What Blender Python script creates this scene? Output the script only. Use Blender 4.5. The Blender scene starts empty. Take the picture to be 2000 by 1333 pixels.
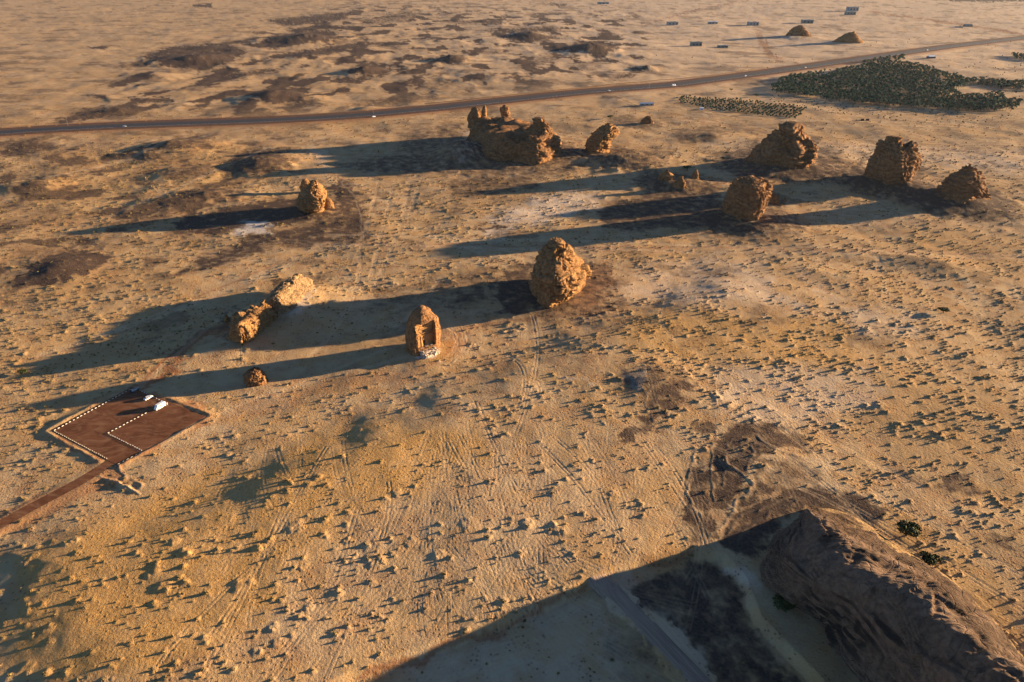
import bpy, bmesh, math, random
import numpy as np
from mathutils import Vector, Matrix, Euler
D=bpy.data; SC=bpy.context.scene; COL=SC.collection
R=math.radians
rng=np.random.default_rng(7); random.seed(7)

# ------------------------------------------------------------------ camera, sky, sun
F=1400.0; YH=-80.0                       # focal length and horizon row of the 2000 px wide frame
TH=math.atan((666.5-YH)/F); CAMH=math.cos(TH)*(690-YH)/3.3
cam=D.cameras.new('camera'); cam.sensor_width=36; cam.lens=36*F/2000; cam.clip_start=1; cam.clip_end=60000
co=D.objects.new('camera',cam); COL.objects.link(co); co.location=(0,0,CAMH); co.rotation_euler=(math.pi/2-TH,0,0)
SC.camera=co
SUN_EL=R(7.6); SUN_AZ=R(73.0)            # azimuth clockwise from +Y (to the right of the view)
sd=Vector((math.sin(SUN_AZ)*math.cos(SUN_EL), math.cos(SUN_AZ)*math.cos(SUN_EL), math.sin(SUN_EL)))
W=D.worlds.new('World'); SC.world=W; W.use_nodes=True
wn=W.node_tree; bg=wn.nodes['Background']
sky=wn.nodes.new('ShaderNodeTexSky'); sky.sky_type='NISHITA'; sky.sun_disc=False
sky.sun_elevation=SUN_EL; sky.sun_rotation=SUN_AZ; sky.dust_density=.2; sky.ozone_density=2.2; sky.air_density=.7; sky.altitude=2500
wn.links.new(sky.outputs[0],bg.inputs[0]); bg.inputs[1].default_value=0.062
sl=D.lights.new('sun','SUN'); sl.energy=5.0; sl.angle=R(0.6); sl.color=(1.0,0.735,0.435)
so=D.objects.new('sun',sl); COL.objects.link(so); so.rotation_euler=sd.to_track_quat('Z','Y').to_euler()
so.location=(300,100,400)
SC.view_settings.view_transform='Standard'; SC.view_settings.look='None'
SC.view_settings.gamma=1; SC.view_settings.exposure=2.0
SC.render.engine='CYCLES'

# ------------------------------------------------------------------ plan <-> map coordinates
CT,ST=math.cos(TH),math.sin(TH)
def P(px,py,z=0.0):
    "ground plan position of a survey point read from the photograph, at height z"
    u=(px-1000)/F; v=(py-666.5)/F
    dy=CT-v*ST; dz=-ST-v*CT
    t=(z-CAMH)/dz
    return np.array([u*t,dy*t])
def U(x,y,z=0.0):
    dep=y*CT+(CAMH-z)*ST; dep=np.maximum(dep,8.0)
    up=y*ST-(CAMH-z)*CT
    return 1000+F*x/dep, 666.5-F*up/dep
def scale_at(py): return (py-YH)/770*3.3
def dep_at(py): return TH+math.atan((py-666.5)/F)

# ------------------------------------------------------------------ noise
def _h(ix,iy,s):
    h=(ix.astype(np.int64)*374761393+iy.astype(np.int64)*668265263+s*2147483)&0xffffffff
    h=((h^(h>>13))*1274126177)&0xffffffff
    return (h^(h>>16))&0xffffffff
def pn(x,y,s=0):
    x=np.asarray(x,float); y=np.asarray(y,float)
    ix=np.floor(x); iy=np.floor(y); fx=x-ix; fy=y-iy
    u=fx*fx*fx*(fx*(fx*6-15)+10); v=fy*fy*fy*(fy*(fy*6-15)+10)
    def g(a,b):
        an=_h(ix+a,iy+b,s)*(2*math.pi/4294967296.0)
        return np.cos(an)*(fx-a)+np.sin(an)*(fy-b)
    a=g(0,0);b=g(1,0);c=g(0,1);d=g(1,1)
    return ((a+(b-a)*u)*(1-v)+(c+(d-c)*u)*v)*1.5
def fbm(x,y,s=0,o=4,g=.5):
    t=0;a=1
    for i in range(o): t=t+a*pn(x*2**i,y*2**i,s+i*17); a*=g
    return t
def vn3(p,s=0):
    i=np.floor(p); f=p-i; f=f*f*(3-2*f); i=i.astype(np.int64)
    def h(a,b,c):
        q=((i[:,0]+a)*374761393+(i[:,1]+b)*668265263+(i[:,2]+c)*1442695041+s*97531)&0xffffffff
        q=((q^(q>>13))*1274126177)&0xffffffff
        return ((q^(q>>16))&0xffffffff)/4294967296.0
    r=0
    for a in (0,1):
        for b in (0,1):
            for c in (0,1):
                w=(f[:,0] if a else 1-f[:,0])*(f[:,1] if b else 1-f[:,1])*(f[:,2] if c else 1-f[:,2])
                r=r+w*h(a,b,c)
    return r*2-1
def fb3(p,s=0,o=4,g=.5):
    t=0;a=1
    for i in range(o): t=t+a*vn3(p*2**i,s+i*31); a*=g
    return t
def sm(t): t=np.clip(t,0,1); return t*t*(3-2*t)
def segdist(x,y,pts):
    best=np.full(x.shape,1e18); side=np.zeros(x.shape)
    for (a,b) in zip(pts[:-1],pts[1:]):
        dx,dy=b[0]-a[0],b[1]-a[1]; L=dx*dx+dy*dy+1e-9
        t=np.clip(((x-a[0])*dx+(y-a[1])*dy)/L,0,1)
        ex=x-a[0]-t*dx; ey=y-a[1]-t*dy; d=ex*ex+ey*ey
        m=d<best; best=np.where(m,d,best); side=np.where(m,np.sign(dx*ey-dy*ex),side)
    return np.sqrt(best),side
def inpoly(u,v,pts):
    c=np.zeros(u.shape,bool); n=len(pts)
    for i in range(n):
        x1,y1=pts[i]; x2,y2=pts[(i+1)%n]
        if y1==y2: continue
        c^=((y1>v)!=(y2>v))&(u<(x2-x1)*(v-y1)/(y2-y1)+x1)
    return c
def polymask(u,v,pts,soft):
    "1 inside the outline, easing to 0 outside over soft"
    x0=min(p[0] for p in pts)-soft*1.2; x1=max(p[0] for p in pts)+soft*1.2
    y0=min(p[1] for p in pts)-soft*1.2; y1=max(p[1] for p in pts)+soft*1.2
    r=np.zeros(u.shape); m=(u>x0)&(u<x1)&(v>y0)&(v<y1)
    if not m.any(): return r
    uu=u[m]; vv=v[m]
    d,_=segdist(uu,vv,list(pts)+[pts[0]])
    s=np.where(inpoly(uu,vv,pts),d,-d)
    r[m]=sm(s/(2*soft)+.5); return r

# ------------------------------------------------------------------ terrain shape
DUNE=[(1400,505),(1290,560),(1170,612),(1060,655),(960,690),(880,735),(800,775),(700,805),(600,850),(520,892),(430,940),(330,968),(230,985),(90,1020),(-20,1068),(-75,1140),(-90,1240),(-70,1340),(0,1500)]
DUNEW=[P(*p) for p in DUNE]
PIT=[(1150,1142),(1250,1102),(1350,1078),(1412,1092),(1450,1135),(1480,1210),(1600,1333),(1700,1600),(500,1600),(600,1370),(690,1325),(1000,1213)]
ROAD=[(-300,275),(-60,266),(0,262),(100,255),(245,248),(380,243),(500,239),(620,233),(700,228),(850,214),(1000,197),(1150,181),(1317,168),(1500,143),(1700,114),(1850,93),(2000,75),(2200,52)]
ROADW=[P(*p) for p in ROAD]
LOT=[(101,842),(258,758),(402,815),(279,882),(228,909),(206,899)]
DIRT=[(233,893),(205,913),(150,947),(75,985),(0,1027),(-70,1065),(-160,1115)]
DIRTW=[P(*p) for p in DIRT]
LOTW=[P(*p) for p in LOT]
# px, py, radius along, radius across (m), height, rotation
HUMPS=[(985,296,100,66,8,-8),(902,308,26,45,13,0),(1225,318,46,34,9,0),(1535,332,68,52,9,0),(1745,366,44,42,8,0),(1872,398,50,44,8,0),
 (1462,432,38,34,6,0),(612,420,30,24,3.5,0),(1325,362,44,22,7,0),(490,668,28,14,2,35),(565,600,30,15,6.5,30),(600,575,20,12,3,20),
 (1090,600,30,28,2.5,0),(828,690,18,16,2.0,0),(120,530,26,30,3.2,10),(510,325,36,40,8,0),(1275,765,22,14,2.6,40),
 (1470,900,26,16,1.6,30),(1155,98,60,90,13,0),(885,118,34,50,10,0),(1035,72,50,90,12,0),(715,140,34,50,10,0),(1265,136,22,40,7,0),
 (1560,76,60,80,6,0),(1657,84,55,70,4,0),(380,120,90,80,11,10),(600,80,90,100,13,10),(540,190,50,50,8,0),(410,385,60,26,6,25),
 (360,340,40,30,5.5,20),(330,290,50,36,7,20),(60,370,40,30,6,0),(725,215,24,26,5,0),(225,220,24,22,4,0),(640,400,30,18,2,0),
 (1700,250,60,40,2,0),(1850,520,60,26,2.5,-20),(1620,540,40,22,2.0,-30),(1265,245,26,22,3,0),(600,115,60,60,5,10),
 (1140,250,50,30,4,0),(1380,270,60,26,4,0),(300,150,60,50,4,10),(960,150,70,60,4,0)]
HW=[]
for (px,py,a,b,h,r) in HUMPS:
    c=P(px,py); HW.append((c[0],c[1],a,b,h,math.cos(R(r)),math.sin(R(r))))
HILLY=[(130,235),(240,120),(480,60),(700,0),(1250,20),(1300,130),(1150,165),(850,200),(650,220),(420,235)]
def terr(x,y):
    x=np.asarray(x,float); y=np.asarray(y,float); sh=x.shape
    x=x.ravel(); y=y.ravel()
    u,v=U(x,y)
    z=np.zeros(x.shape)
    d,s=segdist(x,y,DUNEW); sdn=np.where(s>0,d,-d)
    wob=fbm(x/60,y/60,5,3)*6
    sdn=sdn+wob
    z+=5.7*sm((sdn+4)/46)*(1-.7*sm((sdn-40)/170))*(1-.45*sm((v-930)/300))*sm((v-500)/110)
    for (cx,cy,a,b,h,c,sn) in HW:
        m=(abs(x-cx)<3*a)&(abs(y-cy)<3*max(a,b))
        if not m.any(): continue
        dx=x[m]-cx; dy=y[m]-cy; p=(dx*c+dy*sn)/a; q=(-dx*sn+dy*c)/b
        n=fbm(x[m]/25,y[m]/25,int(cx)%91,3)
        z[m]+=h*np.exp(-(p*p+q*q)*1.3*(1+.5*n))*(1+.25*n)
    # hilly ground beyond the highway
    hm=polymask(u,v,HILLY,45)
    m=hm>.01
    if m.any():
        e=1-abs(fbm(x[m]/120+.3*y[m]/260,y[m]/200,33,4))*1.6
        z[m]+=hm[m]*np.clip(e,-.2,1)*1.5
    pm=polymask(u,v,PIT,9+0*0)
    z-=3.2*pm
    near=sm((900-v)/-1+0) if False else 1
    far=sm((y-150)/700)
    z+=(0.8+.9*far)*pn(x/85,y/85,1)+(.42+.3*far)*pn(x/31,y/31,2)+.17*pn(x/12,y/12,3)+.06*pn(x/4.3,y/4.3,4)
    z+=3.5*pn(x/420,y/420,9)*sm((y-700)/900)
    # built ground is graded flat
    d,_=segdist(x,y,ROADW); w=1-sm((d-31)/26); z=z*(1-w)+1.8*w
    d,_=segdist(x,y,DIRTW); ent=sm((d-3.5)/2.5); w=1-sm((d-3.5)/4); z=z*(1-w)+.35*w
    d,_=segdist(x,y,list(LOTW)+[LOTW[0]]); ins=inpoly(x,y,LOTW); w=np.where(ins,1,1-sm((d-3.5)/4)); z=z*(1-w)+(.35+np.where(ins,0,.75*np.exp(-((d-2.3)/1.1)**2)*(.7+.6*pn(x/6,y/6,8))*ent))*w
    return z.reshape(sh)
def W3(px,py,dz=0.0):
    "point of the terrain seen at a survey point"
    z=0.0
    for _ in range(6):
        p=P(px,py,z); z=.5*z+.5*float(terr(np.array([p[0]]),np.array([p[1]]))[0])
    p=P(px,py,z)
    return Vector((p[0],p[1],float(terr(np.array([p[0]]),np.array([p[1]]))[0])+dz))

# ------------------------------------------------------------------ object helpers
def tag(o,label=None,cat=None,group=None,kind=None):
    if label: o['label']=label
    if cat: o['category']=cat
    if group: o['group']=group
    if kind: o['kind']=kind
    return o
def mesh(name,vs,fs,mats,smooth=False,parent=None,mi=None):
    me=D.meshes.new(name); me.from_pydata([tuple(v) for v in vs],[],fs); 
    for m in (mats if isinstance(mats,(list,tuple)) else [mats]): me.materials.append(m)
    if mi is not None: me.polygons.foreach_set('material_index',mi)
    if smooth: me.polygons.foreach_set('use_smooth',[True]*len(me.polygons))
    me.update()
    o=D.objects.new(name,me); COL.objects.link(o)
    if parent: o.parent=parent
    return o
def npmesh(name,V,Q,mat,smooth=True,parent=None):
    "V (n,3), Q (m,k) arrays"
    me=D.meshes.new(name); k=Q.shape[1]
    me.vertices.add(len(V)); me.vertices.foreach_set('co',V.astype(np.float32).ravel())
    me.loops.add(Q.size); me.loops.foreach_set('vertex_index',Q.astype(np.int32).ravel())
    me.polygons.add(len(Q)); me.polygons.foreach_set('loop_start',np.arange(0,Q.size,k,dtype=np.int32))
    me.polygons.foreach_set('loop_total',np.full(len(Q),k,dtype=np.int32))
    if smooth: me.polygons.foreach_set('use_smooth',np.ones(len(Q),bool))
    me.materials.append(mat); me.update(calc_edges=True); me.validate()
    o=D.objects.new(name,me); COL.objects.link(o)
    if parent: o.parent=parent
    return o
def empty(name,loc,rz=0):
    o=D.objects.new(name,None); COL.objects.link(o); o.location=loc; o.rotation_euler=(0,0,rz); o.empty_display_size=.5
    return o
class MB:
    def __init__(s): s.v=[]; s.f=[]
    def box(s,c,d,rz=0,taper=1.0,tx=0,ty=0):
        n=len(s.v); cr,sr=math.cos(rz),math.sin(rz)
        for z in (-.5,.5):
            k=1 if z<0 else taper
            for (a,b) in ((-.5,-.5),(.5,-.5),(.5,.5),(-.5,.5)):
                x=a*d[0]*k+(tx if z>0 else 0); y=b*d[1]*k+(ty if z>0 else 0)
                s.v.append((c[0]+x*cr-y*sr,c[1]+x*sr+y*cr,c[2]+z*d[2]))
        for q in ((3,2,1,0),(4,5,6,7),(0,1,5,4),(1,2,6,5),(2,3,7,6),(3,0,4,7)): s.f.append(tuple(n+i for i in q))
    def loft(s,rings,cap=True):
        n=len(s.v); k=len(rings[0])
        for r in rings: s.v+= [tuple(p) for p in r]
        for i in range(len(rings)-1):
            for j in range(k):
                a=n+i*k+j; b=n+i*k+(j+1)%k; s.f.append((a,b,b+k,a+k))
        if cap:
            s.f.append(tuple(n+j for j in range(k))[::-1]); s.f.append(tuple(n+(len(rings)-1)*k+j for j in range(k)))
    def tube(s,a,b,r0,r1,k=6):
        a=Vector(a);b=Vector(b);d=(b-a).normalized(); p=d.orthogonal().normalized(); q=d.cross(p)
        s.loft([[c+(p*math.cos(t*2*math.pi/k)+q*math.sin(t*2*math.pi/k))*r for t in range(k)] for c,r in ((a,r0),(b,r1))])
    def build(s,name,mat,parent=None,smooth=False): return mesh(name,s.v,s.f,mat,smooth,parent)

# ------------------------------------------------------------------ materials
def newmat(name,rough=.9,spec=.15):
    m=D.materials.new(name); m.use_nodes=True; b=m.node_tree.nodes['Principled BSDF']
    b.inputs['Roughness'].default_value=rough; b.inputs['Specular IOR Level'].default_value=spec
    return m,m.node_tree,b
class N:
    def __init__(s,nt): s.nt=nt
    def n(s,t,**k):
        x=s.nt.nodes.new(t)
        for a,b in k.items(): setattr(x,a,b)
        return x
    def l(s,a,b): s.nt.links.new(a,b)
    def pos(s):
        if not hasattr(s,'_p'): s._p=s.n('ShaderNodeNewGeometry').outputs['Position']
        return s._p
    def vscale(s,sc,src=None):
        v=s.n('ShaderNodeVectorMath',operation='MULTIPLY'); s.l(src or s.pos(),v.inputs[0]); v.inputs[1].default_value=sc; return v.outputs[0]
    def noise(s,sc,det=4,rough=.5,vec=None,dist=0):
        x=s.n('ShaderNodeTexNoise'); x.inputs['Scale'].default_value=sc; x.inputs['Detail'].default_value=det
        x.inputs['Roughness'].default_value=rough; x.inputs['Distortion'].default_value=dist
        s.l(vec or s.pos(),x.inputs['Vector']); return x.outputs['Fac']
    def ramp(s,f,a,b,c0=0.0,c1=1.0):
        x=s.n('ShaderNodeMapRange',interpolation_type='SMOOTHSTEP'); s.l(f,x.inputs[0])
        x.inputs[1].default_value=a; x.inputs[2].default_value=b; x.inputs[3].default_value=c0; x.inputs[4].default_value=c1; return x.outputs[0]
    def mul(s,a,b,op='MULTIPLY'):
        x=s.n('ShaderNodeMath',operation=op)
        for i,q in ((0,a),(1,b)):
            if isinstance(q,(int,float)): x.inputs[i].default_value=q
            else: s.l(q,x.inputs[i])
        return x.outputs[0]
    def mix(s,f,a,b,bt='MIX'):
        x=s.n('ShaderNodeMix',data_type='RGBA',blend_type=bt)
        if isinstance(f,(int,float)): x.inputs[0].default_value=f
        else: s.l(f,x.inputs[0])
        for i,q in ((6,a),(7,b)):
            if isinstance(q,tuple): x.inputs[i].default_value=(*q,1)
            else: s.l(q,x.inputs[i])
        return x.outputs[2]
    def bump(s,h,dist,strength=1.0,nrm=None):
        x=s.n('ShaderNodeBump'); x.inputs['Distance'].default_value=dist; x.inputs['Strength'].default_value=strength
        s.l(h,x.inputs['Height'])
        if nrm: s.l(nrm,x.inputs['Normal'])
        return x.outputs[0]
def simple(name,c,rough=.85,spec=.2,var=.15,sc=2.0,bump=0.0,metal=0):
    m,nt,b=newmat(name,rough,spec); k=N(nt)
    f=k.noise(sc,4,.6); d=tuple(x*(1-var) for x in c); e=tuple(min(1,x*(1+var)) for x in c)
    k.l(k.mix(f,d,e),b.inputs['Base Color']); b.inputs['Metallic'].default_value=metal
    if bump: k.l(k.bump(f,bump),b.inputs['Normal'])
    return m
def rgb(m): return m

def ground_mat():
    m,nt,b=newmat('desert_sand',.95,.05); k=N(nt)
    at=k.n('ShaderNodeAttribute',attribute_name='soil'); se=k.n('ShaderNodeSeparateColor'); k.l(at.outputs['Color'],se.inputs[0])
    at2=k.n('ShaderNodeAttribute',attribute_name='cover'); s2=k.n('ShaderNodeSeparateColor'); k.l(at2.outputs['Color'],s2.inputs[0])
    n1=k.noise(.012,5,.55); n2=k.noise(.09,5,.6); n3=k.noise(.8,4,.65); n4=k.noise(3.5,3,.6)
    c=k.mix(k.ramp(n1,.3,.7),(.42,.275,.135),(.50,.355,.205))
    c=k.mix(k.ramp(n2,.35,.75),c,(.36,.205,.10))
    c=k.mix(k.mul(k.ramp(n3,.45,.7),.35),c,(.26,.165,.085))
    c=k.mix(k.mul(se.outputs[2],.8),c,(.66,.52,.39))
    oc=k.mix(k.ramp(n3,.3,.7),(.39,.205,.065),(.51,.30,.105))
    c=k.mix(k.mul(s2.outputs[0],k.ramp(n2,.2,.7,.6,1.0)),c,oc)
    rc=k.mix(k.ramp(n2,.3,.7),(.24,.10,.045),(.33,.155,.07))
    c=k.mix(se.outputs[1],c,rc)
    dk=k.mix(k.ramp(n3,.3,.7),(.045,.032,.026),(.11,.07,.048))
    dn=k.noise(.25,6,.7)
    df=k.ramp(k.mul(se.outputs[0],k.mul(dn,.75),'ADD'),.40,1.30)
    c=k.mix(df,c,dk)
    c=k.mix(k.mul(s2.outputs[2],k.ramp(n4,.3,.7,.4,1)),c,(.72,.66,.60))
    c=k.mix(k.mul(s2.outputs[1],.6),c,k.mix(.6,c,(.66,.48,.30)))
    # grit speckle
    v=k.n('ShaderNodeTexVoronoi'); v.inputs['Scale'].default_value=.55; k.l(k.pos(),v.inputs['Vector'])
    sp=k.mul(k.ramp(v.outputs['Distance'],.12,.34,1,0),k.ramp(n2,.42,.62))
    c=k.mix(k.mul(sp,.7),c,(.12,.085,.045))
    k.l(c,b.inputs['Base Color'])
    h=k.mul(k.mul(n3,1.0),k.mul(n4,.35),'ADD')
    h=k.mul(h,k.mul(sp,.6),'ADD')
    k.l(k.bump(h,.5,.9),b.inputs['Normal'])
    return m
GM=ground_mat()

def rock_mat(name,c1,c2,c3,band=.25,dark=(.06,.04,.03),darkamt=.5):
    m,nt,b=newmat(name,.93,.08); k=N(nt)
    w=k.noise(.12,4,.6)
    sepp=k.n('ShaderNodeSeparateXYZ'); k.l(k.pos(),sepp.inputs[0])
    zz=k.mul(sepp.outputs[2],k.mul(w,9.0),'ADD')
    cb=k.n('ShaderNodeCombineXYZ'); k.l(zz,cb.inputs[2])
    st=k.noise(band*2.2,5,.75,cb.outputs[0])
    c=k.mix(k.ramp(st,.35,.65),c1,c2)
    n2=k.noise(.35,6,.7); c=k.mix(k.ramp(n2,.42,.62),c,c3)
    n3=k.noise(1.6,5,.7)
    c=k.mix(k.mul(k.ramp(n3,.55,.72),.65),c,dark)
    n5=k.noise(.07,4,.6)
    g=k.n('ShaderNodeNewGeometry'); sn=k.n('ShaderNodeSeparateXYZ'); k.l(g.outputs['Normal'],sn.inputs[0])
    top=k.mul(k.ramp(sn.outputs[2],.25,.8),k.ramp(n5,.35,.62))
    c=k.mix(k.mul(top,darkamt),c,dark)
    k.l(c,b.inputs['Base Color'])
    vo=k.n('ShaderNodeTexVoronoi',feature='DISTANCE_TO_EDGE'); vo.inputs['Scale'].default_value=.28
    k.l(k.vscale((1,1,.6)),vo.inputs['Vector'])
    h=k.mul(k.mul(st,.8),k.mul(n3,.7),'ADD'); h=k.mul(h,k.mul(k.ramp(vo.outputs['Distance'],0,.08),.5),'ADD')
    k.l(k.bump(h,.9,.9),b.inputs['Normal'])
    return m
ROCK=rock_mat('sandstone',(.27,.13,.055),(.38,.205,.085),(.18,.085,.038))
ROCKL=rock_mat('golden_sandstone',(.33,.165,.06),(.43,.245,.10),(.21,.10,.04),darkamt=.35)
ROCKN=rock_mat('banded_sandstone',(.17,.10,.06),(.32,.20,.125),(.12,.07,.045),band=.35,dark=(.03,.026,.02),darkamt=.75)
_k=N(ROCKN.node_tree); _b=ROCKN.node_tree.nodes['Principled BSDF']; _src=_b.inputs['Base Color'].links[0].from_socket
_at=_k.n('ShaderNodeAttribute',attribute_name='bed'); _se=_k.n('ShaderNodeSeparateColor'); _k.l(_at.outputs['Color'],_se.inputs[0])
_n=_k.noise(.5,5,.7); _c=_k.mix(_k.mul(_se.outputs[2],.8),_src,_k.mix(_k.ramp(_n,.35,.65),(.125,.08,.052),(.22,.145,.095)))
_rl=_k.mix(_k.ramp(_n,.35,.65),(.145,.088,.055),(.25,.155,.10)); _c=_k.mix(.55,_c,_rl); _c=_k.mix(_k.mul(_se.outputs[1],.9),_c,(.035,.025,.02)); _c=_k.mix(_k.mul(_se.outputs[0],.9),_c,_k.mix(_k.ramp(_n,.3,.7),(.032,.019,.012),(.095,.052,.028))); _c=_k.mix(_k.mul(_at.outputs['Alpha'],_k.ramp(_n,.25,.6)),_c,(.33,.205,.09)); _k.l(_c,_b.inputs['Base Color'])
PALER=rock_mat('pale_sandstone',(.32,.20,.095),(.42,.28,.15),(.24,.14,.065),darkamt=.2)
FACADE=rock_mat('dressed_sandstone',(.42,.22,.085),(.47,.26,.11),(.38,.20,.08),dark=(.25,.13,.06),darkamt=.1)
PALE=simple('pale_rubble_stone',(.47,.38,.29),bump=.3,sc=.8,var=.25)
ASPH=simple('asphalt',(.026,.024,.026),.8,.3,.25,.3)
SHOULD=simple('road_shoulder_gravel',(.115,.066,.044),.95,.05,.35,.12)
REDG=None
PALED=simple('pale_packed_earth',(.34,.25,.19),.95,.05,.35,.35,.15)
_k=N(PALED.node_tree); _b=PALED.node_tree.nodes['Principled BSDF']; _r=_k.n('ShaderNodeVectorRotate',rotation_type='Z_AXIS'); _k.l(_k.pos(),_r.inputs['Vector']); _r.inputs['Angle'].default_value=R(-62) if False else math.atan2(*(P(1440,1400)-P(1200,1150))[::1])
_n=_k.noise(1.0,4,.6,_k.vscale((2.6,.07,1),_r.outputs[0])); _k.l(_k.mix(_k.ramp(_n,.35,.65),(.27,.18,.125),(.38,.265,.19)),_b.inputs['Base Color']); _k.l(_k.bump(_n,.5),_b.inputs['Normal'])
def red_mat():
    m,nt,b=newmat('compacted_red_gravel',.95,.05); k=N(nt)
    n1=k.noise(.10,5,.6,dist=1.5); n2=k.noise(.9,4,.6); 
    n3=k.noise(.05,4,.65,k.vscale((1,2.2,1)),3.0)
    c=k.mix(k.ramp(n1,.3,.7),(.115,.046,.023),(.175,.072,.034)); c=k.mix(k.mul(k.ramp(n3,.42,.7),.7),c,(.27,.14,.075))
    c=k.mix(k.mul(k.ramp(n2,.5,.8),.3),c,(.13,.05,.025))
    k.l(c,b.inputs['Base Color']); k.l(k.bump(n2,.06),b.inputs['Normal']); return m
REDG=red_mat()
WHITEP=simple('white_paint',(.8,.8,.78),.35,.5,.03)
BLUEP=simple('dark_blue_paint',(.03,.05,.08),.25,.5,.05)
GLASS=simple('dark_glass',(.02,.025,.03),.08,.6,.05)
TYRE=simple('tyre_rubber',(.02,.02,.02),.9,.1,.1)
CONC=simple('whitewashed_concrete',(.46,.42,.36),.9,.1,.15)
GREY=simple('grey_plaster',(.30,.30,.28),.9,.1,.15,.5)
TEAL=simple('grey_green_roof_sheet',(.13,.17,.16),.7,.3,.2,.5)
BEIGE=simple('beige_plaster',(.42,.34,.26),.9,.1,.15,.5)
DARKM=simple('dark_opening',(.015,.015,.015),.9,.1,.1)
STEEL=simple('galvanised_steel',(.30,.29,.27),.5,.4,.1,metal=.3)
BARK=simple('bark',(.16,.10,.06),.95,.05,.2)
def leaf_mat(name,a,b_):
    m,nt,b=newmat(name,.8,.1); k=N(nt); oi=k.n('ShaderNodeObjectInfo')
    c=k.mix(k.ramp(k.noise(.9,4,.7),.3,.7),a,b_); k.l(c,b.inputs['Base Color'])
    return m
SCRUB=leaf_mat('dry_scrub_leaves',(.15,.108,.042),(.31,.22,.08))
LEAF=leaf_mat('tree_leaves',(.028,.045,.016),(.075,.085,.03))
PALML=leaf_mat('palm_fronds',(.012,.045,.027),(.030,.085,.045))
OLIVE=leaf_mat('orchard_leaves',(.022,.055,.03),(.05,.095,.05))
SAND2=GM

# ------------------------------------------------------------------ the ground sheet (fine in front of the lens, coarse elsewhere)
step=R(.082); half=R(59)
phi_in=np.arange(-half,half+step,step)
phi_out=np.linspace(half,2*math.pi-half,40)[1:-1]
phi=np.concatenate([phi_in,phi_out]); NC=len(phi); NCI=len(phi_in)
vrows=np.arange(1450,-66,-1.55)
rr=CAMH/np.tan(TH+np.arctan((vrows-666.5)/F))
r0=np.geomspace(4,rr[0]*.985,16); r1=np.geomspace(rr[-1]*1.04,45000,26)
rad=np.concatenate([r0,rr,r1]); NR=len(rad)
RG,PG=np.meshgrid(rad,phi,indexing='ij')
GX=RG*np.sin(PG); GY=RG*np.cos(PG)
GZ=terr(GX,GY)
far=sm((RG-3500)/3000); GZ=GZ*(1-far)
def gridrc(x,y):
    r=math.hypot(x,y); p=math.atan2(x,y)
    return r,p,int(np.searchsorted(rad,r)),int((p+half)/step)

def excl(u,v,x,y):
    "where no scrub grows"
    e=np.zeros(u.shape)
    d,_=segdist(x,y,ROADW); e=np.maximum(e,d<26)
    d,_=segdist(x,y,DIRTW); e=np.maximum(e,d<6)
    d,_=segdist(x,y,list(LOTW)+[LOTW[0]]); e=np.maximum(e,(d<5)|inpoly(x,y,LOTW))
    return e>0

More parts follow.
